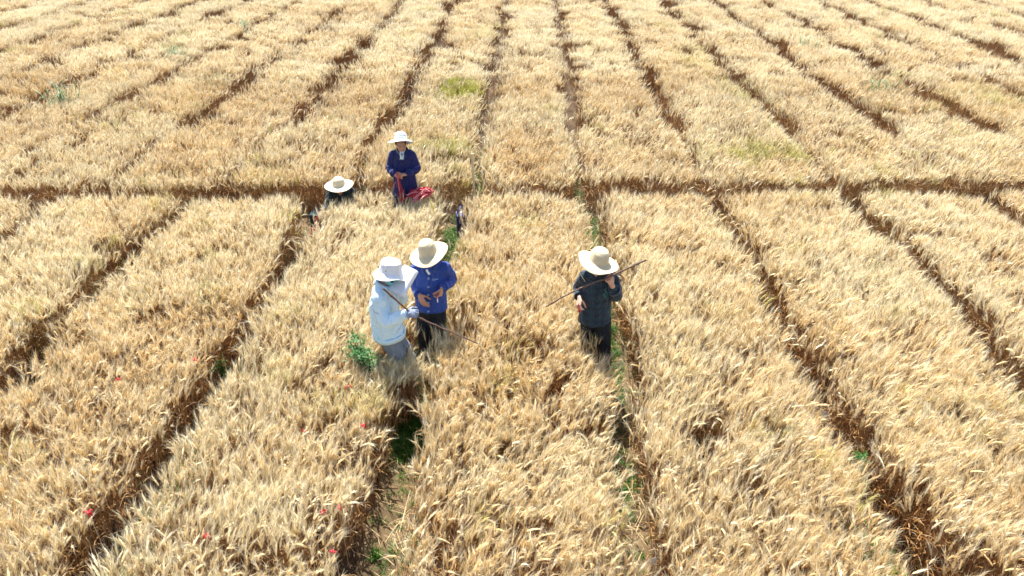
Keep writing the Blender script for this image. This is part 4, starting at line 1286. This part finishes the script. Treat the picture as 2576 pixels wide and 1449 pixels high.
def stick(name, pts, r0, r1, label, knots=9, seed=0):
    rg = random.Random(seed)
    P = [Vector(p) for p in pts]
    n = 60
    path, rad = [], []
    for i in range(n + 1):
        t = i / n * (len(P) - 1)
        k = min(int(t), len(P) - 2); u = t - k
        p0 = P[max(k - 1, 0)]; p1 = P[k]; p2 = P[k + 1]; p3 = P[min(k + 2, len(P) - 1)]
        q = 0.5 * ((2 * p1) + (-p0 + p2) * u + (2 * p0 - 5 * p1 + 4 * p2 - p3) * u * u + (-p0 + 3 * p1 - 3 * p2 + p3) * u ** 3)
        q = q + Vector((mnoise.noise(V3(i * .23, seed, 0)), mnoise.noise(V3(i * .23, seed, 5)), mnoise.noise(V3(i * .23, seed, 9)))) * 0.006
        path.append(q)
        r = r0 + (r1 - r0) * i / n
        rad.append(r * (1 + 0.12 * mnoise.noise(V3(i * 0.9, seed, 2))))
    for _ in range(knots):
        k = rg.randrange(2, n - 2); rad[k] *= 1.28; rad[k + 1] *= 1.1
    rings = []
    u = None
    for i, p in enumerate(path):
        d = (path[min(i + 1, n)] - path[max(i - 1, 0)]).normalized()
        if u is None: u = d.orthogonal().normalized()
        u = (u - d * u.dot(d)).normalized()
        rings.append((p, u * rad[i], d.cross(u) * rad[i]))
    v, f = loft(rings)
    return tag(link(name, mesh(name, v, f), None, [M_BARK]), label, 'stick')
hA = A.o.matrix_basis @ A.J['wrR']
stick('stick', [(-1.315, 5.47, 1.575), (-1.06, 5.515, 1.268), (-0.76, 5.57, 1.055), (-0.477, 5.62, 0.870)], 0.0092, 0.0055, 'bent brown stick in the gloved hand of the white jacket worker', 9, 2)
stick('stick', [(0.183, 5.90, 1.135), (0.48, 5.895, 1.335), (0.775, 5.905, 1.475), (1.117, 5.90, 1.672)], 0.0068, 0.0092, 'long brown stick held diagonally by the lone worker in plaid', 12, 7)

# papers: pages flipped over so that they curl into a loose roll
def paper_sheets():
    a = V3(0.46, 0.66, 0.60).normalized()
    b = V3(0.88, -0.42, 0.02); b = (b - a * b.dot(a)).normalized()
    c = a.cross(b)
    if c.z < 0: c = -c
    o = V3(-1.240, 5.625, 1.430)
    prof = []
    for i in range(9): prof.append((-0.10 + 0.145 * i / 8, 0.010 * math.sin(math.pi * i / 8)))
    for i in range(1, 13):
        t = math.pi * 1.12 * i / 12
        prof.append((0.045 + 0.034 * math.sin(t), -0.034 + 0.034 * math.cos(t)))
    for i in range(1, 8): prof.append((0.036 - 0.105 * i / 7, -0.069 + 0.012 * i / 7 + 0.010 * math.sin(math.pi * i / 7)))
    V, F = [], []
    L, n = 0.285, 10
    m = len(prof)
    for lay in (0, 1):
        for j in range(n + 1):
            t = j / n
            for k, (x, z) in enumerate(prof):
                w_ = 0.006 * mnoise.noise(V3(t * 3, k * 0.25, 4))
                kx = 1 - 0.12 * t
                p = o + a * (L * t) + b * (x * kx) + c * (z * (1 - 0.15 * t) + w_)
                i0 = max(k - 1, 0); i1 = min(k + 1, m - 1)
                tx, tz = prof[i1][0] - prof[i0][0], prof[i1][1] - prof[i0][1]
                l = math.hypot(tx, tz)
                nn = b * (-tz / l) + c * (tx / l)
                V.append(p + nn * (0.0012 if lay == 0 else -0.0012))
    q = (n + 1) * m
    for j in range(n):
        for k in range(m - 1):
            i = j * m + k
            F.append((i, i + 1, i + m + 1, i + m)); F.append((q + i, q + i + m, q + i + m + 1, q + i + 1))
    for k in range(m - 1):
        F.append((k, q + k, q + k + 1, k + 1)); e = n * m
        F.append((e + k, e + k + 1, q + e + k + 1, q + e + k))
    for j in range(n):
        F.append((j * m, (j + 1) * m, q + (j + 1) * m, q + j * m)); e = m - 1
        F.append((j * m + e, q + j * m + e, q + (j + 1) * m + e, (j + 1) * m + e))
    return mesh('paper_sheets', V, F)
tag(link('paper_sheets', paper_sheets(), None, [M_PAPER]), 'curled white paper sheets held up by the worker in the bucket hat', 'paper')

def ribbon_strand(pts, w_, up=V3(0, 0, 1), twist=0.0, seed=0):
    """one flat ribbon strand with thickness through the given points"""
    P = [Vector(p) for p in pts]
    n = 12
    path = []
    for i in range(n + 1):
        t = i / n * (len(P) - 1); k = min(int(t), len(P) - 2); u = t - k
        p0 = P[max(k - 1, 0)]; p1 = P[k]; p2 = P[k + 1]; p3 = P[min(k + 2, len(P) - 1)]
        path.append(0.5 * ((2 * p1) + (-p0 + p2) * u + (2 * p0 - 5 * p1 + 4 * p2 - p3) * u * u + (-p0 + 3 * p1 - 3 * p2 + p3) * u ** 3))
    V, F = [], []
    for i, p in enumerate(path):
        d = (path[min(i + 1, n)] - path[max(i - 1, 0)]).normalized()
        sd_ = d.cross(up)
        if sd_.length < 1e-3: sd_ = d.orthogonal()
        sd_.normalize(); nn = sd_.cross(d)
        a = twist * i / n + seed
        s2 = (sd_ * math.cos(a) + nn * math.sin(a)) * w_ / 2; t2 = (nn * math.cos(a) - sd_ * math.sin(a)) * 0.0005
        V += [p - s2 - t2, p + s2 - t2, p + s2 + t2, p - s2 + t2]
    for i in range(n):
        for k in range(4): F.append((4 * i + k, 4 * i + (k + 1) % 4, 4 * i + 4 + (k + 1) % 4, 4 * i + 4 + k))
    F.append((3, 2, 1, 0)); F.append((4 * n, 4 * n + 1, 4 * n + 2, 4 * n + 3))
    return V, F

def bundle(name, label, loc, strands, parts_pale=0.25, seed=0):
    o = empty(name, loc)
    tag(o, label, 'ribbons')
    rg = random.Random(seed)
    for pts, w_, tw in strands:
        v, f = ribbon_strand(pts, w_, V3(0, 0.2, 1), tw, rg.uniform(-.5, .5))
        link('ribbon', mesh('ribbon', v, f), o, [M_PINKR if rg.random() < parts_pale else M_RED])
    return o
rg = random.Random(12)
# heap lying on the ears beside the smiling worker
S = []
for i in range(150):
    h = rg.random()
    x1 = 0.17 + rg.gauss(0, .02); y1 = rg.gauss(0.03, .05); ln = rg.uniform(0.16, 0.30)
    th = math.pi + rg.gauss(0, 0.38)
    z0 = 0.035 + 0.085 * rg.random() * math.exp(-(y1 / .08) ** 2)
    mid = V3(x1 + math.cos(th) * ln * .5, y1 + math.sin(th) * ln * .5, z0 + rg.uniform(0.0, 0.035))
    end = V3(x1 + math.cos(th) * ln, y1 + math.sin(th) * ln, rg.uniform(0.0, 0.06))
    if i % 3 == 0:   # folded over at the tied end
        S.append(([V3(x1 - .05, y1 + rg.gauss(0, .02), z0 - .02), V3(x1 + rg.uniform(0, .035), y1, z0 + rg.uniform(-.01, .03)), mid, end], rg.uniform(.010, .016), rg.uniform(-1.5, 1.5)))
    else:
        S.append(([V3(x1, y1, z0), mid, end], rg.uniform(.010, .016), rg.uniform(-1.5, 1.5)))
for i in range(7):
    S.append(([V3(-0.05, rg.uniform(-.05, .03), .05), V3(-0.14, -.07 + rg.gauss(0, .02), .03), V3(-0.22 + rg.gauss(0, .03), -.16 + rg.gauss(0, .04), 0.0)], .006, rg.uniform(-2, 2)))
bundle('ribbon_heap', 'heap of red plastic ribbons lying on the wheat ears below the navy coat', (-1.645, 9.58, 0.69), S, 0.35, 4)
# hank hanging from the smiling worker's hands
hand = D.o.matrix_basis @ (D.J['wrR'] + V3(0.06, -0.045, -0.01))
S = []
for i in range(16):
    x = rg.gauss(0, .012); e = rg.gauss(0.035, .028); ln = rg.uniform(.30, .46)
    S.append(([V3(x * .6 - 0.012, -0.02, 0.055 + rg.uniform(-.02, .02)), V3(x * .5, -0.025, 0.0), V3(x + e * .4, -0.035 + rg.gauss(0, .006), -ln * .5), V3(x + e, -0.03 + rg.gauss(0, .01), -ln)], rg.uniform(.006, .010), rg.uniform(-3, 3)))
for i in range(3):
    S.append(([V3(-.01, -.02, .02), V3(-.03, -.04, -.07), V3(-.055 - .01 * i, -.04, -.20 + .03 * i)], .006, 1.0))
S.append(([V3(.02, -.02, 0), V3(.045, -.035, -.15), V3(.075, -.03, -.40)], .004, 1.0))
bundle('ribbon_hank', 'hank of red ribbons hanging from the hands of the navy coat worker', hand, S, 0.2, 9)
# ribbons in the crouching worker's hand
hand = E_.o.matrix_basis @ (E_.J['wrR'] + V3(0.0, -0.07, -0.02))
S = []
for i in range(12):
    S.append(([V3(rg.gauss(0, .01), 0, .05), V3(rg.gauss(0, .012), -.02, 0), V3(-.02 + rg.gauss(0, .025), -.05, -.06), V3(-.02 + rg.gauss(0, .04), -.07 + rg.gauss(0, .02), -.16 + rg.gauss(0, .03))], .008, rg.uniform(-3, 3)))
bundle('ribbon_hank', 'small bunch of red ribbons in the hand of the crouching worker', hand, S, 0.15, 3)
S = []
for i in range(26):
    th = rg.uniform(0, 6.28); ln = rg.uniform(.05, .12)
    S.append(([V3(rg.gauss(0, .02), rg.gauss(0, .02), .05 + rg.random() * .04), V3(math.cos(th) * ln * .5, math.sin(th) * ln * .5, .07 + rg.random() * .03), V3(math.cos(th) * ln, math.sin(th) * ln, .015)], .007, rg.uniform(-3, 3)))
bundle('ribbon_heap', 'little heap of red ribbons on the soil near the crouching worker', (-3.27, 9.66, 0.03), S, 0.4, 6)
# ribbon loose in the plaid worker's low hand, pen of the blue jacket worker
hand = C.o.matrix_basis @ (C.J['wrR'] + V3(-0.02, -0.085, -0.035))
S = [([V3(.0, .01, .02), V3(-.004 + .006 * i, .0, -.03), V3(-.008 + .008 * i, .005, -.085)], .009, .5) for i in range(4)]
bundle('ribbon_hank', 'short red ribbons in the lowered hand of the plaid worker', hand, S, 0.2, 2)
hand = B.o.matrix_basis @ (B.J['wrL'] + rel(B, HB_L['f']).normalized() * 0.0)
hand = B.o.matrix_basis @ (B.J['wrL'] + Vector(HB_L['f']).normalized() * 0.085 + Vector(HB_L['palm']).normalized() * 0.035)
pen = empty('marker_pen', hand)
tag(pen, 'pink and white marker pen in the hand of the blue jacket worker', 'pen')
for nm, z0, z1, r_, m in (('pen_body', 0.035, -0.045, 0.0058, plain('pink_plastic', (0.80, 0.10, 0.25), 0.3)), ('pen_cap', -0.045, -0.085, 0.0066, plain('white_plastic', (0.8, 0.8, 0.8), 0.3, 0.03))):
    v, f = limb([V3(0, 0, z0), V3(0.006 * (z0 - z1), 0, z1)], [r_, r_], sub=4)
    link(nm, mesh(nm, v, f), pen, [m])

# wooden stake at the corner of the rear beds
V, F = [], []
rgk = random.Random(8)
for i in range(13):
    t = i / 12; z = -0.15 + 1.29 * t
    for k, (sx_, sy_) in enumerate(((-1, -1), (1, -1), (1, 1), (-1, 1))):
        j = 0.0022 * mnoise.noise(V3(i * .7, k * 3, 1))
        V.append((-0.845 + 0.018 * t * -1.4 + (0.0185 * sx_) + j, 10.20 + 0.013 * sy_ + j, z))
for i in range(12):
    for k in range(4): F.append((4 * i + k, 4 * i + (k + 1) % 4, 4 * i + 4 + (k + 1) % 4, 4 * i + 4 + k))
F += [(3, 2, 1, 0), (48, 49, 50, 51)]
tag(link('wooden_stake', mesh('wooden_stake', V, F, smooth=False), None, [M_STAKE]), 'pale square wooden stake standing upright at the rear bed corner', 'stake')

# shopping bag standing in the middle furrow
M_BAG = fabric('navy_woven_bag', (0.012, 0.028, 0.13), (0.009, 0.021, 0.10), 90, 0.2, 0.45)
M_BAGD = plain('black_bag_trim', (0.010, 0.011, 0.018), 0.5)
M_BAGW = plain('white_bag_print', (0.55, 0.62, 0.78), 0.5, 0.05)
M_LILAC = plain('lilac_strap', (0.10, 0.085, 0.20), 0.5)
def tote(loc, rz, size, mats, label, prints, handles=True):
    o = empty('tote_bag', loc, R(rz))
    tag(o, label, 'bag')
    w_, d_, h_ = size
    bm = bmesh.new()
    n = 6
    rings = []
    for i in range(9):
        t = i / 8
        bulge = 1 + 0.10 * math.sin(math.pi * t) - 0.12 * t
        ring = []
        for k in range(24):
            a = 2 * math.pi * k / 24
            ca, sa_ = math.cos(a), math.sin(a)
            q = 0.32
            x = w_ / 2 * math.copysign(abs(ca) ** q, ca) * (1 + 0.03 * math.sin(3 * t + k)) ; y = d_ / 2 * math.copysign(abs(sa_) ** q, sa_) * bulge
            ring.append(bm.verts.new((x, y, h_ * t + 0.008 * math.sin(k * 1.7) * t)))
        rings.append(ring)
    for i in range(8):
        for k in range(24): bm.faces.new((rings[i][k], rings[i][(k + 1) % 24], rings[i + 1][(k + 1) % 24], rings[i + 1][k]))
    bm.faces.new(rings[0][::-1])
    inner = [bm.verts.new((v.co.x * 0.9, v.co.y * 0.85, v.co.z - 0.03)) for v in rings[-1]]
    for k in range(24): bm.faces.new((rings[-1][k], rings[-1][(k + 1) % 24], inner[(k + 1) % 24], inner[k]))
    bm.faces.new(inner)
    me = bpy.data.meshes.new('bag_body'); bm.to_mesh(me); bm.free()
    me.polygons.foreach_set('use_smooth', [True] * len(me.polygons))
    bo = link('bag_body', me, o, [mats[0]])
    # base and rim binding
    for nm, z, k in (('base_band', 0.012, 1.035), ('rim_band', h_ - 0.012, 1.02)):
        V, F = [], []
        row = rings and [(v.co.x, v.co.y) for v in me.vertices[(0 if z < .1 else 8 * 24):(24 if z < .1 else 9 * 24)]]
        for (x, y) in row:
            for q, dz in ((0.985, -0.012), (k, -0.012), (k, 0.014), (0.985, 0.014)): V.append((x * q, y * q, z + dz))
        for i in range(24):
            for q in range(4): F.append((i * 4 + q, ((i + 1) % 24) * 4 + q, ((i + 1) % 24) * 4 + (q + 1) % 4, i * 4 + (q + 1) % 4))
        link(nm, mesh(nm, V, F), o, [M_BAGD])
    b = Surf(me)
    for (x0, x1, z0, z1) in prints:
        v, f = b.patch(x0, x1, z0, z1, 0.0022, 4)
        if v: link('printed_mark', mesh('printed_mark', v, f), o, [M_BAGW])
    if handles:
        for s in (1, -1):
            for q in (1, -1):
                pass
            v, f = ribbon_strand([(-w_ * .25, s * d_ * .42, h_ - .05), (-w_ * .2, s * d_ * .35, h_ + .08), (0, s * d_ * .15, h_ + .135), (w_ * .2, s * d_ * .35, h_ + .08), (w_ * .25, s * d_ * .42, h_ - .05)], 0.022, V3(0, 1, 0))
            link('handle', mesh('handle', v, f), o, [M_LILAC])
    return o
pr = []
for cx, cz, pat in ((-0.018, 0.290, ((-1, 1, 2), (0, 2, 1), (-1, 0, 1))), (-0.018, 0.085, ((-1, 0, 1),))):
    for gx in range(2):
        for gz in range(3 if cz > .2 else 1):
            pr.append((cx - 0.020 + gx * 0.024, cx - 0.002 + gx * 0.024, cz + gz * 0.024 - 0.03, cz + gz * 0.024 - 0.012 + (0.012 if cz < .2 else 0)))
pr.append((0.028, 0.036, 0.14, 0.29)); pr.append((0.030, 0.046, 0.13, 0.16))
tote((-1.02, 9.64, 0.03), 10, (0.150, 0.24, 0.37), [M_BAG], 'navy tote bag with white print standing on the grassy furrow', pr)
tote((-3.29, 9.88, 0.03), -8, (0.17, 0.20, 0.24), [fabric('dark_green_bag', (0.012, 0.05, 0.04), (0.010, 0.035, 0.05), 80, 0.2)], 'dark green bag half hidden in the furrow by the crouching worker', [(-0.06, 0.06, 0.05, 0.10)], False)

# white paper tags hanging among the stalks, red ribbons tied to ears
def paper_tag(loc, rz, label, w_=0.055, h_=0.085):
    o = empty('plot_tag', loc, R(rz))
    tag(o, label, 'tag', 'paper plot tags')
    V, F = [], []
    n = 6
    for lay in (0, 1):
        for i in range(n + 1):
            t = i / n
            z = -h_ * t; y = 0.010 * math.sin(t * 2.4) - 0.0008 * lay
            k = 0.55 if i == 0 else 1
            V += [(-w_ / 2 * k, y, z), (w_ / 2 * k, y + 0.004, z)]
    q = 2 * (n + 1)
    for i in range(n):
        F.append((2 * i, 2 * i + 1, 2 * i + 3, 2 * i + 2)); F.append((q + 2 * i, q + 2 * i + 2, q + 2 * i + 3, q + 2 * i + 1))
        F.append((2 * i, 2 * i + 2, q + 2 * i + 2, q + 2 * i)); F.append((2 * i + 1, q + 2 * i + 1, q + 2 * i + 3, 2 * i + 3))
    F += [(0, q, q + 1, 1), (2 * n, 2 * n + 1, q + 2 * n + 1, q + 2 * n)]
    link('card', mesh('card', V, F, smooth=False), o, [M_PAPER])
    v, f = limb([V3(0, 0.0, -0.01), V3(0.008, 0.02, 0.03), V3(0.0, 0.05, 0.06)], [0.0012] * 3, sub=4)
    link('string', mesh('string', v, f), o, [M_CORD])
    return o
paper_tag((2.86, 7.93, 0.38), -25, 'white paper tag in the furrow just beyond the bend, farthest of the tags', 0.085, 0.10)
paper_tag((2.87, 5.27, 0.38), -35, 'white paper tag hanging on brown stalks, middle of the right furrow', 0.06, 0.09)
paper_tag((2.91, 4.82, 0.24), -20, 'white paper tag low beside a green weed in the right furrow', 0.07, 0.085)
paper_tag((1.00, 3.60, 0.33), 10, 'white paper tag at the front edge of the bed in the bottom centre', 0.045, 0.085)

def ribbon_tie(loc, label, seed):
    rg = random.Random(seed)
    o = empty('ribbon_marker', loc)
    tag(o, label, 'ribbon', 'red ribbons tied to ears')
    v, f = ball((0, 0, 0), (0.010, 0.009, 0.008)); link('knot', mesh('knot', v, f), o, [M_RED])
    for k in range(4):
        a = rg.uniform(0, 6.28); l = rg.uniform(.025, .045)
        v, f = ribbon_strand([(0, 0, 0), (math.cos(a) * l * .6, math.sin(a) * l * .6, .012), (math.cos(a) * l, math.sin(a) * l, rg.uniform(-.03, .012))], .012, V3(0, 0, 1), rg.uniform(-1, 1))
        link('tail', mesh('tail', v, f), o, [M_RED])
    v, f = limb([V3(0, 0, -loc[2]), V3(0.004, 0.003, -loc[2] * .4), V3(0, 0, 0.02), V3(0.008, 0.0, 0.06)], [.0022, .002, .0018, .0016], sub=3)
    link('stalk', mesh('stalk', v, f), o, [M_CORD])
    return o
ties = [((-3.34, 3.66, 0.58), 'red ribbon tied at the edge of the bed in the lower left corner'), ((-2.32, 3.45, 0.61), 'red ribbon tied among ears at the bottom, leftmost in its bed'),
        ((-3.90, 5.24, 0.61), 'red ribbon tied in the bed on the left beyond the lower left corner'), ((-1.69, 5.20, 0.60), 'red ribbon tied beside a dark gap below the white jacket worker'),
        ((-1.92, 4.57, 0.60), 'red ribbon half hidden between ears in the bed left of the cracked furrow'), ((-1.54, 3.68, 0.60), 'red ribbon tied low in front, left one of a close pair'),
        ((-1.43, 3.74, 0.60), 'red ribbon tied low in front, right one of a close pair'), ((-1.36, 3.33, 0.60), 'red ribbon tied nearest to the bottom edge beside the cracked furrow'),
        ((-3.33, 5.60, 0.58), 'red ribbon tied on the brown stalk wall left of the long furrow'), ((-1.43, 4.65, 0.61), 'pale red ribbon on an ear near the edge of the cracked furrow')]
for i, (p, lab) in enumerate(ties): ribbon_tie((p[0], p[1], p[2] + 0.05), lab, 40 + i)

# ------------------------------------------------------------------ weeds
M_WEED = plain('blue_green_blade', (0.17, 0.27, 0.13), 0.5, 0.25, 8, 0.4, 0.3)
M_FEATH = plain('bright_green_leaf', (0.045, 0.15, 0.025), 0.5, 0.3, 10, 0.4, 0.3)
M_YLEAF = plain('yellow_leaf', (0.55, 0.42, 0.04), 0.5, 0.2, 10, 0.4, 0.3)
def blade(base, az, el, ln, wd, droop, ns=5):
    V, F = [], []
    p = Vector(base); s_ = V3(-math.sin(az), math.cos(az), 0); o = V3(math.cos(az), math.sin(az), 0)
    for j in range(ns + 1):
        t = j / ns; e = el - droop * t
        d = o * math.cos(e) + V3(0, 0, 1) * math.sin(e)
        nn = d.cross(s_)
        w_ = wd * (math.sin(math.pi * (0.15 + 0.85 * t)) ** 0.7) if j < ns else 0.0006
        V += [p - s_ * w_ + nn * w_ * .3, p, p + s_ * w_ + nn * w_ * .3]
        p = p + d * ln / ns
    for j in range(ns):
        for k in range(2): F.append((3 * j + k, 3 * j + k + 1, 3 * j + k + 4, 3 * j + k + 3))
    return V, F
def grass_weed(loc, h, n, spread, label, seed):
    rg = random.Random(seed)
    o = empty('weed', loc); tag(o, label, 'weed', 'green weeds standing in the wheat')
    for k in range(n):
        a = rg.uniform(0, 6.28); rr = spread * rg.random()
        top = V3(math.cos(a) * rr * 1.6, math.sin(a) * rr * 1.6, h * rg.uniform(.75, 1.0))
        b = V3(math.cos(a) * rr * .4, math.sin(a) * rr * .4, 0)
        v, f = limb([b, b.lerp(top, .5) + V3(0, 0, .03), top], [.0035, .003, .0015], sub=3)
        st = link('stem', mesh('stem', v, f), o, [M_WEED])
        V, F = [], []
        for q in range(7):
            t = rg.uniform(.35, 1.0)
            v, f = blade(b.lerp(top, t), rg.uniform(0, 6.28), R(rg.uniform(40, 80)), rg.uniform(.14, .30), rg.uniform(.007, .013), R(rg.uniform(50, 130)))
            i0 = len(V); V += v; F += [tuple(i + i0 for i in z) for z in f]
        link('leaf', mesh('leaf', V, F), st, [M_WEED])['kind'] = 'stuff'
    return o
grass_weed((-10.04, 14.8, 0), 0.9, 16, 0.26, 'blue-green leafy weed sticking out of the rear beds at the far left', 1)
grass_weed((-9.41, 18.9, 0), 0.9, 12, 0.24, 'green weed in the rear beds at the upper left, middle of three', 2)
grass_weed((-8.98, 22.8, 0), 0.85, 10, 0.22, 'small green weed near the top edge, most distant on the left', 3)
grass_weed((7.58, 20.3, 0), 0.85, 10, 0.24, 'grey-green weed in the distant rear beds at the upper right', 4)
grass_weed((7.69, 15.9, 0), 0.88, 15, 0.30, 'wide grey-green weed in the rear beds on the right', 5)

def feather_weed(loc, h, lean, label, seed, n=5, yellow=0):
    rg = random.Random(seed)
    o = empty('leafy_weed', loc); tag(o, label, 'weed')
    for k in range(n):
        a = lean + rg.gauss(0, .9); r_ = rg.uniform(.10, .30) * h
        top = V3(math.cos(a) * r_, math.sin(a) * r_, h * rg.uniform(.7, 1.0))
        mid = V3(math.cos(a) * r_ * .3, math.sin(a) * r_ * .3, h * .5)
        v, f = limb([V3(0, 0, -0.02), mid, top], [.005, .004, .0018], sub=5)
        st = link('stem', mesh('stem', v, f), o, [M_FEATH])
        V, F = [], []
        for q in range(int(85 * h)):
            t = rg.uniform(.25, 1.0)
            b = (V3(0, 0, 0).lerp(mid, t * 2) if t < .5 else mid.lerp(top, t * 2 - 1))
            b = b + V3(rg.gauss(0, .018), rg.gauss(0, .018), rg.gauss(0, .012))
            v, f = blade(b, rg.uniform(0, 6.28), R(rg.uniform(0, 65)), rg.uniform(.035, .085), rg.uniform(.004, .008), R(rg.uniform(0, 60)), 3)
            i0 = len(V); V += v; F += [tuple(i + i0 for i in z) for z in f]
        link('foliage', mesh('foliage', V, F), st, [M_YLEAF if k < yellow else M_FEATH])['kind'] = 'stuff'
    return o
feather_weed((-1.52, 5.66, 0), 1.0, R(185), 'feathery bright green weed behind the white jacket worker\'s hip', 21, 13)
feather_weed((2.95, 4.60, 0), 0.48, R(60), 'small green weed against the stalk wall of the right furrow', 22, 4)
feather_weed((-3.28, 6.0, 0), 0.36, R(90), 'green weed at the foot of the stalk wall in the left furrow', 23, 4)
feather_weed((-1.00, 5.95, 0), 0.55, R(-40), 'weed with yellow leaves between the two grouped workers', 24, 4, 2)

# ------------------------------------------------------------------ grass and straw on the paths
def grass_tuft_geo(rg, n, hmax):
    V, F, MI, RN = [], [], [], []
    for k in range(n):
        a = rg.uniform(0, 6.28)
        v, f = blade((rg.gauss(0, .025), rg.gauss(0, .025), 0), a, R(rg.uniform(35, 85)), rg.uniform(.4, 1) * hmax, rg.uniform(.0018, .0042), R(rg.uniform(10, 90)), 3)
        b = len(V); V += v; F += [tuple(i + b for i in q) for q in f]; MI += [0] * len(f); RN += [rg.random()] * len(v)
    return V, F, MI, RN
def grass_mat():
    s = NT('path_grass')
    r_ = s.math('FRACT', s.math('ADD', s.n('ObjectInfo').outputs['Random'], s.n('Attribute', attribute_name='rnd').outputs['Fac']))
    c = s.mix(r_, c4((0.028, 0.115, 0.014)), c4((0.075, 0.19, 0.02)))
    c = s.mix(s.n('MapRange', {0: r_, 1: .9, 2: 1.0}).outputs[0], c, c4((0.40, 0.36, 0.12)))
    d = s.n('BsdfPrincipled', {'Base Color': c, 'Roughness': 0.5, 'Specular IOR Level': 0.3}).outputs[0]
    return s.done(s.n('MixShader', {0: 0.35, 1: d, 2: s.n('BsdfTranslucent', {'Color': c}).outputs[0]}).outputs[0])
rgg = random.Random(77)
C_GRASS = proto_collection('grass_shape', [grass_tuft_geo(rgg, 16, rgg.uniform(.07, .15)) for _ in range(12)], [grass_mat()])
G_GRASS = scatter_group('scatter_grass', C_GRASS)
def straw_geo(rg):
    V, F, MI, RN = [], [], [], []
    for k in range(5):
        a = rg.uniform(0, 6.28); l = rg.uniform(.06, .28); p = V3(rg.gauss(0, .06), rg.gauss(0, .06), rg.uniform(.004, .02))
        e = p + V3(math.cos(a) * l, math.sin(a) * l, rg.uniform(-.003, .03))
        v, f = limb([p, p.lerp(e, .5) + V3(0, 0, .006), e], [.0018, .0018, .0012], sub=2)
        b = len(V); V += v; F += [tuple(i + b for i in q) for q in f]; MI += [0] * len(f); RN += [rg.random()] * len(v)
    return V, F, MI, RN
C_STRAW = proto_collection('straw_shape', [straw_geo(rgg) for _ in range(8)], [plain('fallen_straw', (0.62, 0.47, 0.24), 0.6, 0.2, 9)])
G_STRAW = scatter_group('scatter_straw', C_STRAW)
def path_points(n, seed, grass):
    r = np.random.default_rng(seed)
    X, Y = [], []
    for i in range(2, 8):
        y = r.uniform(2.6, 9.9, n); c = NEAR_X[i] + wob(i, y)
        x = c + r.normal(0, .11, n)
        g = NV[2](x * 2.2 + 9, y * 1.3)
        prob = np.clip((g - .42) * 1.8, 0.03, .7)
        if i == 4:
            prob = np.where((y > 8.2) | ((y > 4.9) & (y < 7.0)), 0.98, np.clip((g - .25) * 1.4, .12, .75))
        if i == 5: prob = np.where(y > 8.8, 0.9, np.clip((g - .3) * 1.4, .1, .7))
        if not grass: prob = np.full(n, .25)
        k = r.random(n) < prob
        X.append(x[k]); Y.append(y[k])
    m = n
    x = r.uniform(-11, 11, m); y = r.uniform(0, 1, m); y = cross_near(x) * (1 - y) + cross_far(x) * y
    k = r.random(m) < (np.clip((NV[2](x * 1.1, y) - .45) * 1.6, .05, .6) if grass else .3)
    k |= (np.abs(x + 1.0) < .35) & grass
    k |= (np.abs(x - .87) < .3) & grass
    X.append(x[k]); Y.append(y[k])
    for i in range(12, 17):     # mouths of the rear furrows
        y = r.uniform(10.4, 13.5, n // 2); x = FAR_X[i] + wob(i, y, True) + r.normal(0, .08, n // 2)
        k = r.random(n // 2) < ((.10 if i in (13, 14) else .05) if grass else .1)
        X.append(x[k]); Y.append(y[k])
    return r, np.concatenate(X), np.concatenate(Y)
r, x, y = path_points(1500, 5, True)
n = len(x)
go = scatter('grass', np.stack([x, y, np.full(n, .012)], 1), np.stack([r.normal(0, .1, n), r.normal(0, .1, n), r.uniform(0, 6.28, n)], 1),
             np.repeat((r.uniform(.6, 1.2, n) * np.where((np.abs(x + 1.1) < .4) & (y > 4.9) & (y < 7), 1.5, 1))[:, None], 3, 1), r.integers(0, 12, n), G_GRASS)
tag(go, 'short green grass growing along the soil paths', 'grass', kind='stuff')
r, x, y = path_points(260, 6, False)
n = len(x)
so = scatter('straw_litter', np.stack([x, y, np.full(n, .03)], 1), np.stack([r.normal(0, .05, n), r.normal(0, .05, n), r.uniform(0, 6.28, n)], 1),
             np.repeat(r.uniform(.7, 1.2, n)[:, None], 3, 1), r.integers(0, 8, n), G_STRAW)
tag(so, 'loose dry straw scattered over the soil paths', 'straw', kind='stuff')
